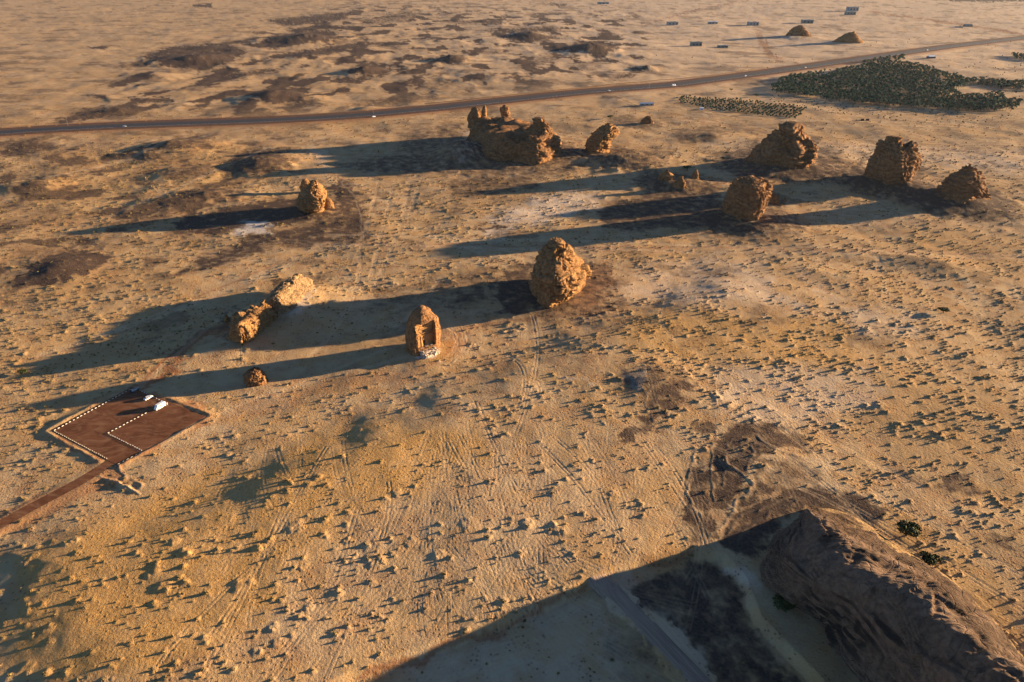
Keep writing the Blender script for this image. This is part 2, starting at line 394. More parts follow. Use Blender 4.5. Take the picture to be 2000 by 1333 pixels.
# ------------------------------------------------------------------ soil maps (survey outlines of bare dark gravel and other dark ground, red soil, pale sand, scrubby ground)
DARK=[ # outline, strength, softness
([(28,555),(60,522),(120,497),(190,488),(214,512),(170,537),(100,555),(50,563)],1,5),
([(0,345),(90,315),(120,330),(60,350),(0,360)],.5,10),([(30,365),(90,335),(100,370),(60,400),(20,400)],.7,10),
([(0,285),(60,268),(110,280),(60,305),(0,310)],.8,8),
([(210,470),(330,425),(480,378),(470,352),(380,372),(250,425)],.6,10),
([(260,290),(380,262),(410,272),(390,285),(300,300)],.85,6),([(205,330),(300,300),(330,300),(240,330)],.6,6),
([(440,305),(500,287),(550,298),(572,325),(520,345),(450,330)],.85,8),([(310,335),(420,322),(430,340),(340,362)],.7,8),
([(300,390),(450,360),(480,375),(400,400),(310,410)],.7,8),([(0,430),(110,400),(150,420),(60,450),(0,470)],.4,15),
([(345,430),(470,397),(600,385),(605,432),(500,445),(420,455),(350,452)],1,6),
([(300,545),(420,495),(520,450),(620,435),(715,400),(717,468),(640,475),(520,490),(440,515),(330,548)],.85,12),
([(648,345),(700,368),(716,465),(680,470),(655,400)],.85,7),
([(0,490),(150,455),(330,470),(250,490),(60,510)],.35,15),
([(640,325),(760,300),(870,292),(1000,312),(1110,310),(1160,326),(1090,345),(880,345),(740,340)],.62,12),
([(780,262),(860,242),(915,236),(905,285),(820,305),(770,290)],.6,12),
([(860,352),(940,342),(1060,345),(1055,370),(960,385),(880,385)],.6,8),([(1080,372),(960,385),(900,400),(950,410)],.35,8),
([(940,448),(965,436),(990,438),(960,455)],.8,4),
([(720,560),(860,535),(890,590),(800,615),(720,610)],.45,14),([(860,560),(950,530),(960,590),(880,610)],.6,16),([(980,528),(1045,515),(1058,604),(960,612)],.85,10),
([(1165,405),(1290,368),(1410,378),(1430,440),(1350,452),(1180,448)],.8,12),([(1230,350),(1280,330),(1300,360),(1270,385)],.7,8),
([(1440,300),(1480,262),(1500,340),(1600,342),(1640,330),(1590,350),(1500,350)],.7,8),([(1590,285),(1640,290),(1650,310),(1600,335)],.6,8),
([(1640,350),(1690,300),(1700,372),(1660,368)],.8,8),([(1778,300),(1815,330),(1800,352),(1772,352)],.65,6),([(1740,370),(1820,375),(1830,400),(1750,400)],.75,7),
([(1895,345),(1960,388),(1945,408),(1890,404)],.75,6),([(1820,405),(1940,402),(1900,425),(1830,418)],.4,8),
([(1490,380),(1540,390),(1530,425),(1500,432)],.6,8),([(1380,436),(1530,436),(1520,452),(1380,460)],.6,6),
([(1135,500),(1185,520),(1212,550),(1160,600),(1112,614),(1130,550)],.55,9),
([(1200,742),(1240,712),(1310,712),(1345,750),(1330,790),(1300,812),(1290,850),(1265,860),(1245,835),(1260,800),(1240,775),(1205,768)],.62,8),
([(1262,790),(1300,770),(1335,730),(1345,760),(1310,800),(1285,845),(1255,840)],.85,6),
([(1200,850),(1228,837),(1262,848),(1248,872),(1206,872)],.95,6),([(1350,830),(1390,822),(1395,845),(1350,848)],.6,6),
([(1378,905),(1395,850),(1440,826),(1500,820),(1545,850),(1565,890),(1530,882),(1500,890),(1475,915),(1440,935),(1420,985),(1385,985),(1375,945)],.85,7),
([(1335,935),(1362,895),(1385,960),(1400,1055),(1352,1060),(1330,1000)],.85,7),([(1490,890),(1560,895),(1600,930),(1560,985),(1500,985),(1470,960)],.55,14),([(1430,960),(1480,930),(1495,965),(1440,1000)],.8,8),
([(1400,1060),(1440,1000),(1540,950),(1680,960),(1740,1000),(1700,1040),(1570,995),(1500,1060),(1480,1100)],.95,9),
([(1830,935),(1870,925),(1915,955),(1870,965)],.8,7),([(1940,1045),(2000,1045),(2010,1080),(1960,1075)],.8,9),([(1700,990),(1730,990),(1740,1005),(1715,1010)],.7,5),
([(1232,1150),(1330,1085),(1415,1100),(1462,1190),(1500,1260),(1590,1400),(1440,1400),(1330,1250)],.72,12),
([(1190,1200),(1270,1262),(1325,1370),(1240,1370),(1180,1260)],.35,20),
([(270,110),(330,92),(440,84),(482,100),(455,120),(400,138),(330,132)],1,5),([(490,92),(530,70),(640,58),(665,68),(600,84),(540,96)],1.1,4),([(515,40),(690,22),(672,40),(560,52)],.95,4),
([(530,108),(700,82),(760,84),(600,116)],.95,4),([(420,150),(540,132),(545,138),(440,160)],.9,4),([(478,182),(545,172),(610,170),(590,198),(535,206)],1.1,4),([(540,200),(620,190),(640,210),(560,215)],.6,5),
([(678,138),(730,120),(765,136),(750,150),(690,146)],1.1,4),([(620,160),(740,145),(700,165)],.9,4),([(850,115),(890,104),(920,116),(880,126)],1.1,4),([(970,72),(1040,62),(1100,76),(1010,82)],1.1,4),([(930,60),(1080,50),(1100,62),(1000,66)],.8,4),
([(1080,97),(1130,82),(1180,80),(1215,95),(1170,98),(1120,103)],1.1,4),([(700,90),(780,80),(770,95)],.6,5),([(660,205),(760,190),(850,178),(860,195),(740,210)],.6,6),
([(1225,132),(1265,128),(1272,138),(1240,145)],1,4),([(1195,150),(1235,140),(1240,152),(1205,156)],.8,4),([(250,192),(335,190),(335,200),(260,202)],.95,3),([(150,186),(210,184),(205,193)],.9,3),([(160,92),(210,90),(205,97)],1.1,2),([(370,10),(412,7),(415,14),(380,15)],1.1,2),
([(100,240),(170,212),(255,208),(250,228),(180,232),(110,246)],.85,5),([(560,60),(640,45),(660,55),(580,66)],1,4),([(0,40),(60,45),(40,60)],.35,10),([(800,170),(860,150),(900,165),(850,182)],.5,6),
([(700,40),(800,20),(830,35),(720,50)],.6,5),([(860,45),(990,35),(980,50)],.7,4),([(1050,5),(1110,8),(1100,14)],.8,2),([(840,30),(890,20),(880,35)],.5,5),
([(1000,120),(1080,105),(1090,120),(1040,135)],.55,6),([(1100,130),(1180,118),(1180,135),(1120,145)],.45,6),([(1340,20),(1420,10),(1410,18),(1350,24)],.5,4),
([(1820,-4),(1900,-8),(2010,-6),(2010,3),(1880,4)],1.1,2),([(1300,255),(1390,245),(1440,262),(1340,285)],.6,8),([(1225,300),(1290,285),(1300,320),(1240,330)],.55,8),([(1900,320),(1930,318),(1945,332),(1915,332)],.6,4),  # first outline: dark strip on the farthest ground at the right
([(1180,235),(1225,225),(1300,240),(1290,252),(1200,250)],.6,5),([(520,545),(590,540),(610,560),(560,575),(520,570)],.95,6),([(1900,160),(2000,170),(2000,185),(1930,182)],.4,5),
([(440,640),(400,650),(330,700),(300,730),(290,720),(350,670),(420,625)],.45,7),([(420,610),(460,600),(460,660),(430,660)],.6,7),([(200,215),(330,225),(420,215),(300,235)],.4,8),([(1330,455),(1480,462),(1560,455),(1500,475),(1350,480)],.35,8),([(1800,480),(1900,470),(2000,500),(1990,530),(1900,520)],.3,14),([(640,740),(700,700),(760,700),(690,760),(500,830),(560,790)],.25,12)]
RED=[([(1130,505),(1180,525),(1200,560),(1140,605),(1115,615),(1130,550)],.6,8),([(862,640),(900,650),(915,680),(870,705),(850,720),(860,690)],.55,8),
([(640,745),(760,720),(850,725),(800,745),(650,768)],.35,10),([(265,757),(290,735),(350,672),(435,630),(440,640),(370,690),(300,745),(285,765)],1,4),
([(262,756),(330,770),(420,812),(400,825),(290,895),(240,915),(225,905),(395,815),(300,775)],.75,5),([(92,848),(104,838),(215,900),(205,905)],.7,5),([(88,842),(250,755),(262,760),(104,842)],.5,4),
([(420,818),(520,780),(640,740),(700,735),(560,800),(440,830)],.3,12),([(230,905),(245,925),(100,1005),(0,1055),(-80,1090),(-80,1040),(0,1005),(120,950)],.6,7),
([(1480,60),(1502,95),(1512,112),(1530,122),(1522,124),(1496,108),(1486,90),(1478,70)],.7,3),([(1250,1092),(1345,1070),(1350,1080),(1255,1104)],.85,4),([(690,1325),(1000,1213),(1150,1140),(1150,1152),(1000,1228),(720,1333)],.85,5),([(1600,1000),(1690,1030),(1780,1090),(1700,1080),(1620,1040)],.7,10),  # long pit scarp: red-brown soil, with its shade also put into the colour
([(1455,310),(1500,345),(1640,330),(1640,345),(1500,362),(1420,350)],.3,8),([(1400,355),(1500,345),(1520,352),(1380,368)],.45,5),([(1700,22),(1850,42),(2000,66),(2000,69),(1850,46),(1700,25)],.8,1.5)]
PALEP=[([(950,425),(1080,378),(1180,378),(1170,408),(1020,440),(960,470)],.8,10),([(1180,570),(1280,520),(1400,505),(1520,522),(1650,580),(1560,610),(1400,600),(1280,590)],.45,24),
([(880,300),(905,255),(935,250),(945,300),(900,318)],.5,7),([(1640,600),(1800,620),(1780,660),(1660,640)],.5,14),([(1400,700),(1700,720),(1700,800),(1500,830),(1400,780)],.4,25),
([(520,600),(545,575),(612,562),(605,590),(560,615),(525,622)],.8,7),([(640,300),(600,282),(610,300),(640,330)],.5,8),([(1700,430),(2000,430),(2000,460),(1800,450)],.2,15),([(1370,280),(2000,290),(2000,340),(1900,330),(1600,300)],.45,18),([(1300,0),(2000,0),(2000,160),(1700,110),(1400,60)],.5,50),([(700,0),(1300,0),(1300,40),(900,25)],.3,30),
([(1150,1142),(1220,1112),(1300,1200),(1420,1340),(1380,1360),(1230,1230)],.35,10),([(700,1400),(760,1320),(1000,1225),(1140,1170),(1230,1260),(1300,1400)],.25,20)]
WHITE=[([(455,452),(490,436),(535,440),(500,458),(470,464)],.75,5),([(1210,745),(1240,722),(1275,735),(1255,765),(1225,765)],.2,7),([(1420,1112),(1455,1112),(1482,1128),(1475,1152),(1430,1132)],.3,6),([(818,692),(850,690),(845,702),(828,704)],.9,3),([(1130,742),(1160,740),(1130,752),(1090,740)],.3,3),([(545,590),(580,572),(590,580),(560,605)],.5,5)]
OLIV=[([(40,1080),(300,960),(560,860),(700,830),(900,830),(960,900),(700,1010),(500,1200),(300,1333),(0,1333)],1,35),([(1180,640),(1300,600),(1640,620),(1700,700),(1600,730),(1350,720),(1220,690)],.8,25),([(1480,515),(1530,510),(1620,600),(1560,600)],.7,10),([(840,690),(872,676),(888,690),(872,712),(838,724)],1,4),
([(450,1000),(620,850),(840,850),(900,900),(820,1000),(560,1100),(300,1150)],.35,40),([(1560,1010),(1760,1000),(2000,1200),(2000,1330),(1850,1180)],.6,20),([(0,430),(350,470),(420,620),(250,800),(0,900)],.35,50),
([(400,890),(520,800),(640,770),(600,830),(500,870)],.5,12),([(1740,440),(2000,430),(2000,560),(1850,540)],.4,20),([(1650,650),(2000,620),(2000,900),(1800,900)],.4,40),([(100,300),(450,270),(600,330),(300,420),(60,430)],.45,20)]
U0,V0=U(GX,GY,GZ)
wx=fbm(GX/26,GY/26,41,5,.6); wy=fbm(GX/26,GY/26,57,5,.6)
pxs=(V0-YH)/770*3.3                      # survey pixels per metre
wob=np.clip(9*pxs*.35,2.2,11)
wx2=fbm(GX/7,GY/7,43,4,.65); wy2=fbm(GX/7,GY/7,44,4,.65)
UU=U0+wx*wob*2.4+wx2*wob*.9; VV=V0+wy*wob*1.1+wy2*wob*.5
inner=(V0>-40)&(V0<1500)&(U0>-250)&(U0<2250)
def layer(lst):
    L=np.zeros(GX.shape)
    for pts,st,so_ in lst: L=np.maximum(L,st*polymask(UU,VV,pts,so_))
    return L*inner
dark=layer(DARK); clr=layer([([(1165,1140),(1215,1128),(1300,1222),(1450,1390),(1365,1390),(1250,1255)],1,4)]); dark=dark*(1-clr)
dark=np.clip(dark*(.95+.45*fbm(GX/9,GY/9,71,4,.65)),0,1.1); red=layer(RED); pale=layer(PALEP); white=layer(WHITE); oliv=layer(OLIV)
# streaky dark outcrops over the hilly ground beyond the highway
hm=polymask(U0,V0,HILLY,40)
e=fbm(GX/120+.3*GY/260,GY/200,33,4); e2=fbm(GX/80,GY/170,77,5,.6)
dark=np.maximum(dark,hm*np.clip(sm((e2-.02)/.4)*.95,0,1))
lf=polymask(U0,V0,[(-100,250),(560,250),(600,330),(350,520),(-100,640)],50)
e3=fbm(GX/48,GY/48,91,5,.55); dark=np.maximum(dark,lf*sm((e3-.02)/.4)*.72); red=np.maximum(red,lf*.22*sm((fbm(GX/70,GY/70,93,3)+.2)/.5))
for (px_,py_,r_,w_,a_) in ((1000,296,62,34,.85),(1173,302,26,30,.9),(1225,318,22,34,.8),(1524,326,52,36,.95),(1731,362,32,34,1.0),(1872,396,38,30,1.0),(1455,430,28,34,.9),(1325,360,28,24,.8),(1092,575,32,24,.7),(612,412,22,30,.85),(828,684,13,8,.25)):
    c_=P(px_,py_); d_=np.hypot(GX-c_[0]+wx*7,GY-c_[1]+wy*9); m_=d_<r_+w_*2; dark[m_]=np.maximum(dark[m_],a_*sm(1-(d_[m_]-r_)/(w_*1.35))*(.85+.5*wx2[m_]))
PT=[]
allm=sm((fbm(GX/60,GY/60,123,5,.6)-.45)/.35)*.45; dark=np.maximum(dark,allm*sm((900-V0)/300))
ff=sm((330-V0)/120)*(1-lf)
st_=fbm(GX/130,GY/75,151,5,.6); dark=np.maximum(dark,ff*sm((st_-.12)/.5)*.5)
pale=np.maximum(pale,sm((260-V0)/200)*(.12+.5*sm((U0-500)/900)))  # haze put into the colour: sand paler with distance and to the right
mid=fbm(GX/18,GY/18,155,4,.6); oliv=np.maximum(oliv,.35*sm((mid+.1)/.5))
for (pl,w_,r_,t_) in (([(520,466),(800,478),(1200,483),(1500,484),(1700,488),(2010,502)],2.2,.8,.35),([(560,474),(900,486),(1300,490),(1700,494),(2010,510)],1.6,.5,.5),([(60,702),(150,680),(260,640),(400,575),(560,505)],2.4,.8,.3),
    ([(272,756),(312,712),(350,682),(395,652),(445,634)],6.5,1.0,0),([(860,648),(940,635),(1060,620),(1120,612)],7,.4,0),([(1250,52),(1330,28),(1400,12),(1480,-4)],1.6,.8,0),([(1478,60),(1496,78),(1503,100),(1512,112),(1560,124)],1.8,.9,0),([(640,300),(600,330),(560,380)],2.5,.3,.2),([(1290,224),(1450,252),(1640,285),(2000,300)],2.0,.6,.2),([(520,775),(700,740),(860,712)],6,.4,0),
    ([(655,345),(690,380),(705,420),(706,465)],2.5,.1,.7),([(430,760),(560,750),(680,735)],4,.3,.3),([(1240,212),(1180,235),(1090,250)],2,.3,.2)):
    q_=[p for p in pl]; x0_=min(p[0] for p in pl)-20; x1_=max(p[0] for p in pl)+20; y0_=min(p[1] for p in pl)-15; y1_=max(p[1] for p in pl)+15
    mm_=(U0>x0_)&(U0<x1_)&(V0>y0_)&(V0<y1_)&inner
    if mm_.any():
        d_,_=segdist(U0[mm_]+wx[mm_]*6*0+wx2[mm_]*1.5,V0[mm_]+wy[mm_]*4,pl); k_=sm(1-d_/w_); red[mm_]=np.maximum(red[mm_],k_*r_); oliv[mm_]*=1-k_; PT.append((mm_,k_*t_))
dcol,_=segdist(GX[:,:NCI].ravel(),GY[:,:NCI].ravel(),ROADW); dcol=dcol.reshape(NR,NCI)
rdw=1-sm((dcol-32)/14); red[:,:NCI]=np.maximum(red[:,:NCI],rdw*.7)

def ridge_line(px,w,h,tr=.7):
    q=np.array([P(*p) for p in px]); d=np.r_[0,np.cumsum(np.linalg.norm(np.diff(q,axis=0),axis=1))]; n=int(d[-1]/(w*.4))+2
    t=np.linspace(0,d[-1],n); X=np.interp(t,d,q[:,0]); Y=np.interp(t,d,q[:,1])
    for _ in range(8): X[1:-1]=(X[:-2]+2*X[1:-1]+X[2:])/4; Y[1:-1]=(Y[:-2]+2*Y[1:-1]+Y[2:])/4
    for k in range(n): RL.append((X[k]+pn(X[k]/6,Y[k]/6,5)*1.2,Y[k]+pn(X[k]/6,Y[k]/6,6)*1.2,w*(.7+.6*abs(pn(k/7.,.5,2))),h*.13*(.5+abs(pn(k/9.,3.5,2))),tr*.8))
RL=[]
ridge_line([(1475,862),(1500,885),(1535,897),(1570,905)],2.0,.9)
ridge_line([(1412,905),(1425,925),(1455,940),(1470,955),(1462,975),(1435,988),(1430,1010),(1402,1042),(1385,1052)],1.8,.9)
ridge_line([(1360,890),(1345,940),(1338,965),(1352,1000),(1372,1015)],1.5,.6); ridge_line([(1400,850),(1388,900),(1386,950),(1395,990)],1.2,.5,.4)
ridge_line([(1425,870),(1415,900),(1412,960)],1.2,.5,.4); ridge_line([(1465,880),(1470,905),(1455,930)],1.3,.6,.5); ridge_line([(1500,1000),(1450,1010),(1420,1050)],1.3,.6,.3)
ridge_line([(1570,985),(1520,1000),(1470,1030),(1440,1060)],1.6,.8,.2); ridge_line([(1600,975),(1530,985),(1480,1005)],1.4,.6,.2); ridge_line([(1270,775),(1258,800),(1275,840)],1.4,.5,.3)
ridge_line([(880,640),(905,655),(918,675),(905,695),(880,712)],1.2,.4,.4); ridge_line([(870,640),(890,655),(900,675),(890,692)],1.0,.4,.3)
for k_ in range(6):
    ridge_line([(196+k_*8,932+k_*4.5),(222+k_*7,939+k_*4),(244+k_*6,950+k_*3)],1.1,1.8,.5)
ridge_line([(230,908),(240,918),(246,930),(236,938),(210,944)],1.2,1.3,.6); ridge_line([(262,938),(276,946),(270,958)],1.8,1.3,.3)
# -- tyre tracks pressed into the sand
track=np.zeros(GX.shape)
for (mm_,k_) in PT: track[mm_]=np.maximum(track[mm_],k_)
def splat(x,y,r,dz=0,tr=0,prof=1):
    rr_,p,i,j=gridrc(x,y)
    if not (0<j<NCI-2 and 20<i<NR-30): return
    dr=rad[i+1]-rad[i]; ni=int(r/dr)+1; nj=int(r/(rr_*step))+1
    i0,i1,j0,j1=max(0,i-ni),i+ni+1,max(0,j-nj),min(NCI,j+nj+1)
    X=GX[i0:i1,j0:j1]-x; Y=GY[i0:i1,j0:j1]-y
    w=sm(1-np.sqrt(X*X+Y*Y)/r)
    if dz: GZ[i0:i1,j0:j1]+=dz*w
    if tr: track[i0:i1,j0:j1]=np.maximum(track[i0:i1,j0:j1],tr*w)
def bez(a,b,c,n): 
    t=np.linspace(0,1,n)[:,None]; return (1-t)**2*a+2*t*(1-t)*b+t*t*c
tdz=np.zeros(GX.shape)
def tracks(a,b,c,w=1.7,st=1.0,depth=.10):
    A,B,C=[P(*q) for q in (a,b,c)]
    L=np.linalg.norm(B-A)+np.linalg.norm(C-B); n=int(L/.35)+2
    pts=bez(A,B,C,n); d=np.gradient(pts,axis=0); nrm=np.stack([-d[:,1],d[:,0]],1)/np.linalg.norm(d,axis=1)[:,None]
    for s in (-.5,.5):
        q=pts+nrm*w*s
        r=np.hypot(q[:,0],q[:,1]); p=np.arctan2(q[:,0],q[:,1])
        fi=np.interp(r,rad,np.arange(NR)); fj=(p+half)/step; ok=(fj>2)&(fj<NCI-3)&(fi<NR-30)&(fi>4)
        fi,fj=fi[ok],fj[ok]; i0=fi.astype(int); j0=fj.astype(int)
        fade=st*(.55+.6*np.abs(pn(q[ok,0]/14,q[ok,1]/14,3)))
        for di in (-1,0,1,2):
            for dj in (-1,0,1,2):
                w_=np.clip(1.25-np.hypot(fi-i0-di,fj-j0-dj),0,1)*fade
                np.maximum.at(track,(i0+di,j0+dj),w_); np.minimum.at(tdz,(i0+di,j0+dj),-depth*w_)
TR=[((810,960),(740,1100),(640,1333)),((760,960),(780,1060),(600,1333)),((700,1010),(660,1150),(540,1333)),((880,880),(940,1000),(1010,1050)),((930,800),(1000,1000),(1120,1120)),
((1010,1030),(960,1120),(820,1180)),((870,1070),(930,1130),(960,1200)),((960,1160),(1010,1090),(1080,1010)),((1060,890),(1150,980),(1230,1090)),((1080,870),(1200,960),(1200,1080)),((1040,620),(1070,700),(1010,860)),
((985,690),(1050,740),(1010,820)),((1045,760),(1070,790),(1035,800)),((560,1000),(520,1100),(400,1333)),((640,880),(560,1050),(420,1250)),((1200,830),(1330,900),(1380,1070)),((1240,860),(1300,940),(1340,1000)),
((900,870),(960,980),(1000,1130)),((850,900),(820,1050),(860,1180)),((520,1333),(650,1180),(860,980)),((300,1333),(400,1180),(620,1020)),((1300,700),(1500,800),(1800,960)),((1500,830),(1650,950),(2000,1130)),((1560,960),(1800,1060),(2000,1280)),
((1530,900),(1700,1000),(1960,1333)),((1640,980),(1850,1100),(2000,1200)),((1700,470),(1740,560),(1720,620)),((740,350),(720,440),(690,520)),((800,350),(790,450),(730,560)),((770,350),(755,420),(725,540)),((820,350),(800,420),(790,460)),
((700,480),(720,600),(600,700)),((860,540),(830,600),(770,640)),((640,460),(1200,470),(2000,500)),((640,480),(1200,485),(2000,505)),((880,480),(960,490),(930,520)),((450,600),(360,680),(270,760)),((470,680),(480,740),(455,700)),
((80,690),(250,640),(560,520)),((60,700),(240,650),(520,540)),((540,770),(640,720),(860,650)),((440,800),(560,750),(800,700)),((900,640),(930,680),(870,720)),((880,640),(912,680),(860,712)),((1100,1250),(1000,1300),(860,1333)),((1130,1180),(1000,1260),(780,1300)),
((1220,1140),(1330,1270),(1420,1380)),((1260,1170),(1350,1280),(1440,1380)),((0,370),(200,330),(420,260)),((130,450),(300,400),(520,290)),((1300,600),(1270,640),(1320,680)),((1000,1040),(1100,1090),(1170,1120)),((1180,1000),(1230,1060),(1190,1110))]
for (x,y,w,h,t_) in RL: splat(x,y,w,h,t_)
for t in TR: tracks(*t)
for _ in range(70):
    x0_=rng.uniform(830,1060); tracks((x0_,rng.uniform(860,1000)),(x0_+rng.uniform(-150,110),1100),(x0_+rng.uniform(-420,330),rng.uniform(1150,1350)),1.8,rng.uniform(.4,1.0),.09)
for _ in range(110):
    a=(rng.uniform(450,1350),rng.uniform(840,1050)); an=rng.uniform(-.9,.9); L=rng.uniform(80,330)
    c=(a[0]+math.sin(an)*L-60,min(a[1]+math.cos(an)*L,1350)); b=((a[0]+c[0])/2+rng.uniform(-60,60),(a[1]+c[1])/2+rng.uniform(-30,30))
    tracks(a,b,c,1.7,rng.uniform(.3,.8),.07)
for _ in range(60):
    a=(rng.uniform(1250,2000),rng.uniform(480,1000)); an=rng.uniform(.3,1.3); L=rng.uniform(80,400)
    c=(a[0]+math.sin(an)*L,a[1]+math.cos(an)*L); b=((a[0]+c[0])/2+rng.uniform(-50,50),(a[1]+c[1])/2+rng.uniform(-30,30))
    tracks(a,b,c,1.8,rng.uniform(.3,.7),.07)
for _ in range(40):
    a=(rng.uniform(600,1250),rng.uniform(1190,1260)); c=(a[0]-rng.uniform(100,400),a[1]+rng.uniform(20,110)); b=((a[0]+c[0])/2,(a[1]+c[1])/2+20)
    tracks(a,b,c,1.7,rng.uniform(.3,.7),.06)
GZ+=tdz*1.5; GZ+=clr*.9

# ------------------------------------------------------------------ scrub: mounds and bushes
def density(u,v):
    d=np.full(u.shape,.32)
    def reg(pts,val,so_=25):
        nonlocal d
        m=polymask(u,v,pts,so_); d=d*(1-m)+val*m
    reg([(1150,620),(2050,560),(2050,1400),(1850,1250),(1600,960),(1350,1060),(1200,960)],.85)
    reg([(-50,480),(300,520),(420,620),(250,760),(90,850),(200,900),(-50,1010)],.95,20)
    reg([(-50,250),(560,250),(620,340),(600,420),(300,560),(-50,560)],.85)
    reg([(640,350),(1000,345),(1180,480),(1400,560),(900,560),(600,560)],.6)
    reg([(1050,480),(2050,480),(2050,600),(1150,640)],.7)
    reg([(-50,-60),(2050,-60),(2050,230),(-50,250)],.25)
    reg([(250,1000),(850,850),(1350,830),(1330,1080),(900,1180),(600,1350),(0,1400),(-50,1100)],.36,20)
    reg([(600,850),(720,790),(860,790),(960,850),(900,900),(660,940)],.07,20)
    reg([(400,890),(480,840),(620,760),(760,740),(740,770),(600,850)],1.3,6)
    reg([(1000,1225),(1250,1120),(1460,1200),(1560,1400),(600,1400)],.16,12)
    reg([(1260,520),(1400,505),(1520,525),(1640,590),(1400,600),(1200,600)],.3,20)
    reg([(440,700),(900,640),(860,720),(500,820),(300,840)],.12,20)
    reg([(590,280),(900,230),(1100,320),(900,350),(560,345)],.15,15)
    reg([(1250,110),(2050,60),(2050,280),(1250,260)],.12,15)
    reg([(1420,980),(1570,985),(1720,1040),(2010,1320),(2010,1500),(1650,1500),(1480,1120)],.0,8)
    reg([(1495,1180),(1640,1300),(1640,1400),(1480,1400),(1450,1200)],.5,8)
    return d
ncand=26000
# candidates spread evenly over the ground plan
cx=[];cy=[]
for (y0,y1,n) in ((110,300,13000),(300,520,20000),(520,900,28000),(900,1500,10000)):
    yy=rng.uniform(y0,y1,n); ww=np.sqrt(0)+ (yy*CT+CAMH*ST)*.92
    cx.append(rng.uniform(-1,1,n)*ww); cy.append(yy)
cx=np.concatenate(cx); cy=np.concatenate(cy)
cu,cv=U(cx,cy,terr(cx,cy))
# keep an even count per square metre whatever the band width
den=density(cu,cv)
clump=.25+1.9*sm((fbm(cx/24,cy/24,201,4,.6)+.28)/.75)+.5*sm((fbm(cx/9,cy/9,207,2)-.2)/.4)
bandw=(cy*CT+CAMH*ST)*.92*2
band_n=np.where(cy<300,13000/(190),np.where(cy<520,20000/220,np.where(cy<900,28000/380,10000/600)))
pers=band_n/bandw                       # candidates per square metre
target=.088*den*clump
keep=rng.random(len(cx))<np.clip(target/pers,0,1)
keep&=~excl(cu,cv,cx,cy)&(cu>-270)&(cu<2270)&(cv<1400)
# thin out on bare dark gravel
ri=np.clip(np.searchsorted(rad,np.hypot(cx,cy)),0,NR-1); rj=np.clip(((np.arctan2(cx,cy)+half)/step).astype(int),0,NCI-1)
keep&=(rng.random(len(cx))>dark[ri,rj]*.85)
FOOT=[]    # rock footprints, x,y,r
def foot(px,py,r): p=P(px,py); FOOT.append((p[0],p[1],r))
for a in ((828,684,13),(1090,575,36),(612,410,20),(490,655,13),(515,632,12),(499,738,7),(985,295,38),(1058,302,26),(1172,292,20),(1525,322,42),(1730,360,28),(1872,394,30),(1453,425,24),(1325,358,16)): foot(*a)
for (fx,fy,fr) in FOOT: keep&=np.hypot(cx-fx,cy-fy)>fr
bx,by,bu,bv=cx[keep],cy[keep],cu[keep],cv[keep]
# bushes noted one by one in the open foreground (photo survey)
NOTED=[(455,1310),(40,1020),(65,1240),(180,1272),(335,1245),(230,1130),(300,1180),(320,1275),(385,1210),(505,1070),(560,1195),(600,1170),(640,1010),(690,1100),(715,1065),(745,900),(655,1240),(840,1160),(860,1040),(880,1090),(930,1110),(1030,1030),(780,870),(830,845),(1085,745),(860,810),(880,788),(995,775),(1000,810),(1060,815),(930,700),(680,890),(560,940),(240,900+60),(470,1045),(250,1060),(95,1255),(20,1320),(150,1080),(350,1130),(425,1075),(395,1310),(300,1310),(520,980),(590,1090),(610,1310),(740,1280),(720,1230),(910,1230),(830,1190),(700,1170)]
nn=np.array([W3(*p)[:2] for p in NOTED]); nu,nv=np.array([p[0] for p in NOTED]),np.array([p[1] for p in NOTED])
bx=np.concatenate([nn[:,0],bx]); by=np.concatenate([nn[:,1],by]); bu=np.concatenate([nu,bu]); bv=np.concatenate([nv,bv])
nb=len(bx)
CLU=[]
bs=np.exp(rng.normal(-.48,.42,nb)); bs=np.clip(bs,.25,1.5); bs[:len(NOTED)]=rng.uniform(.75,1.25,len(NOTED))
for c_ in range(34):
    while True:
        a=(random.uniform(20,1250),random.uniform(900,1330))
        if inpoly(np.array([a[0]]),np.array([a[1]]),[(20,1100),(250,1000),(700,950),(1250,950),(1200,1080),(900,1150),(600,1330),(0,1330)])[0]: break
    CL_=W3(*a); CLU.append((CL_.x,CL_.y,random.uniform(2.2,5.0),random.uniform(.2,.45)))
bs=np.where(polymask(bu,bv,[(400,890),(480,840),(620,760),(760,740),(740,770),(600,850)],6)>.5,bs*.75,bs)
bs*=np.where(bv<480,1.15,1.0)*np.where((bv>850)&(np.arange(nb)>=len(NOTED)),.82,1.0)
base=terr(bx,by)
mh=.29*bs*rng.uniform(.5,1.2,nb); mr=1.5*bs*rng.uniform(.8,1.25,nb)
for i in range(nb):
    if by[i]>1100: continue
    splat(bx[i],by[i],mr[i]*1.35,mh[i])
    if bs[i]>.7 and by[i]<520:
        for k in range(2): splat(bx[i]+random.uniform(-.6,1.6)*mr[i],by[i]+random.uniform(-.9,.9)*mr[i],mr[i]*.8,mh[i]*.55)
for (x,y,r,h) in CLU:
    splat(x,y,r*1.2,h)
    for k in range(5): t=random.uniform(0,6.28); splat(x+math.cos(t)*r*.6,y+math.sin(t)*r*.6,r*.45,h*.5)
bz=base+mh*.85
for (x,y,r,h) in CLU:
    q=np.hypot(bx-x,by-y); bz+=sm(1-q/(r*1.2))*h

V=np.stack([GX.ravel(),GY.ravel(),GZ.ravel()],1)
I=np.arange(NR*NC).reshape(NR,NC)
a=I[:-1,:]; Inext=np.roll(I,-1,axis=1)
Q=np.stack([a,Inext[:-1,:],Inext[1:,:],I[1:,:]],-1).reshape(-1,4)
ground=npmesh('ground',V,Q[:,::-1],GM)
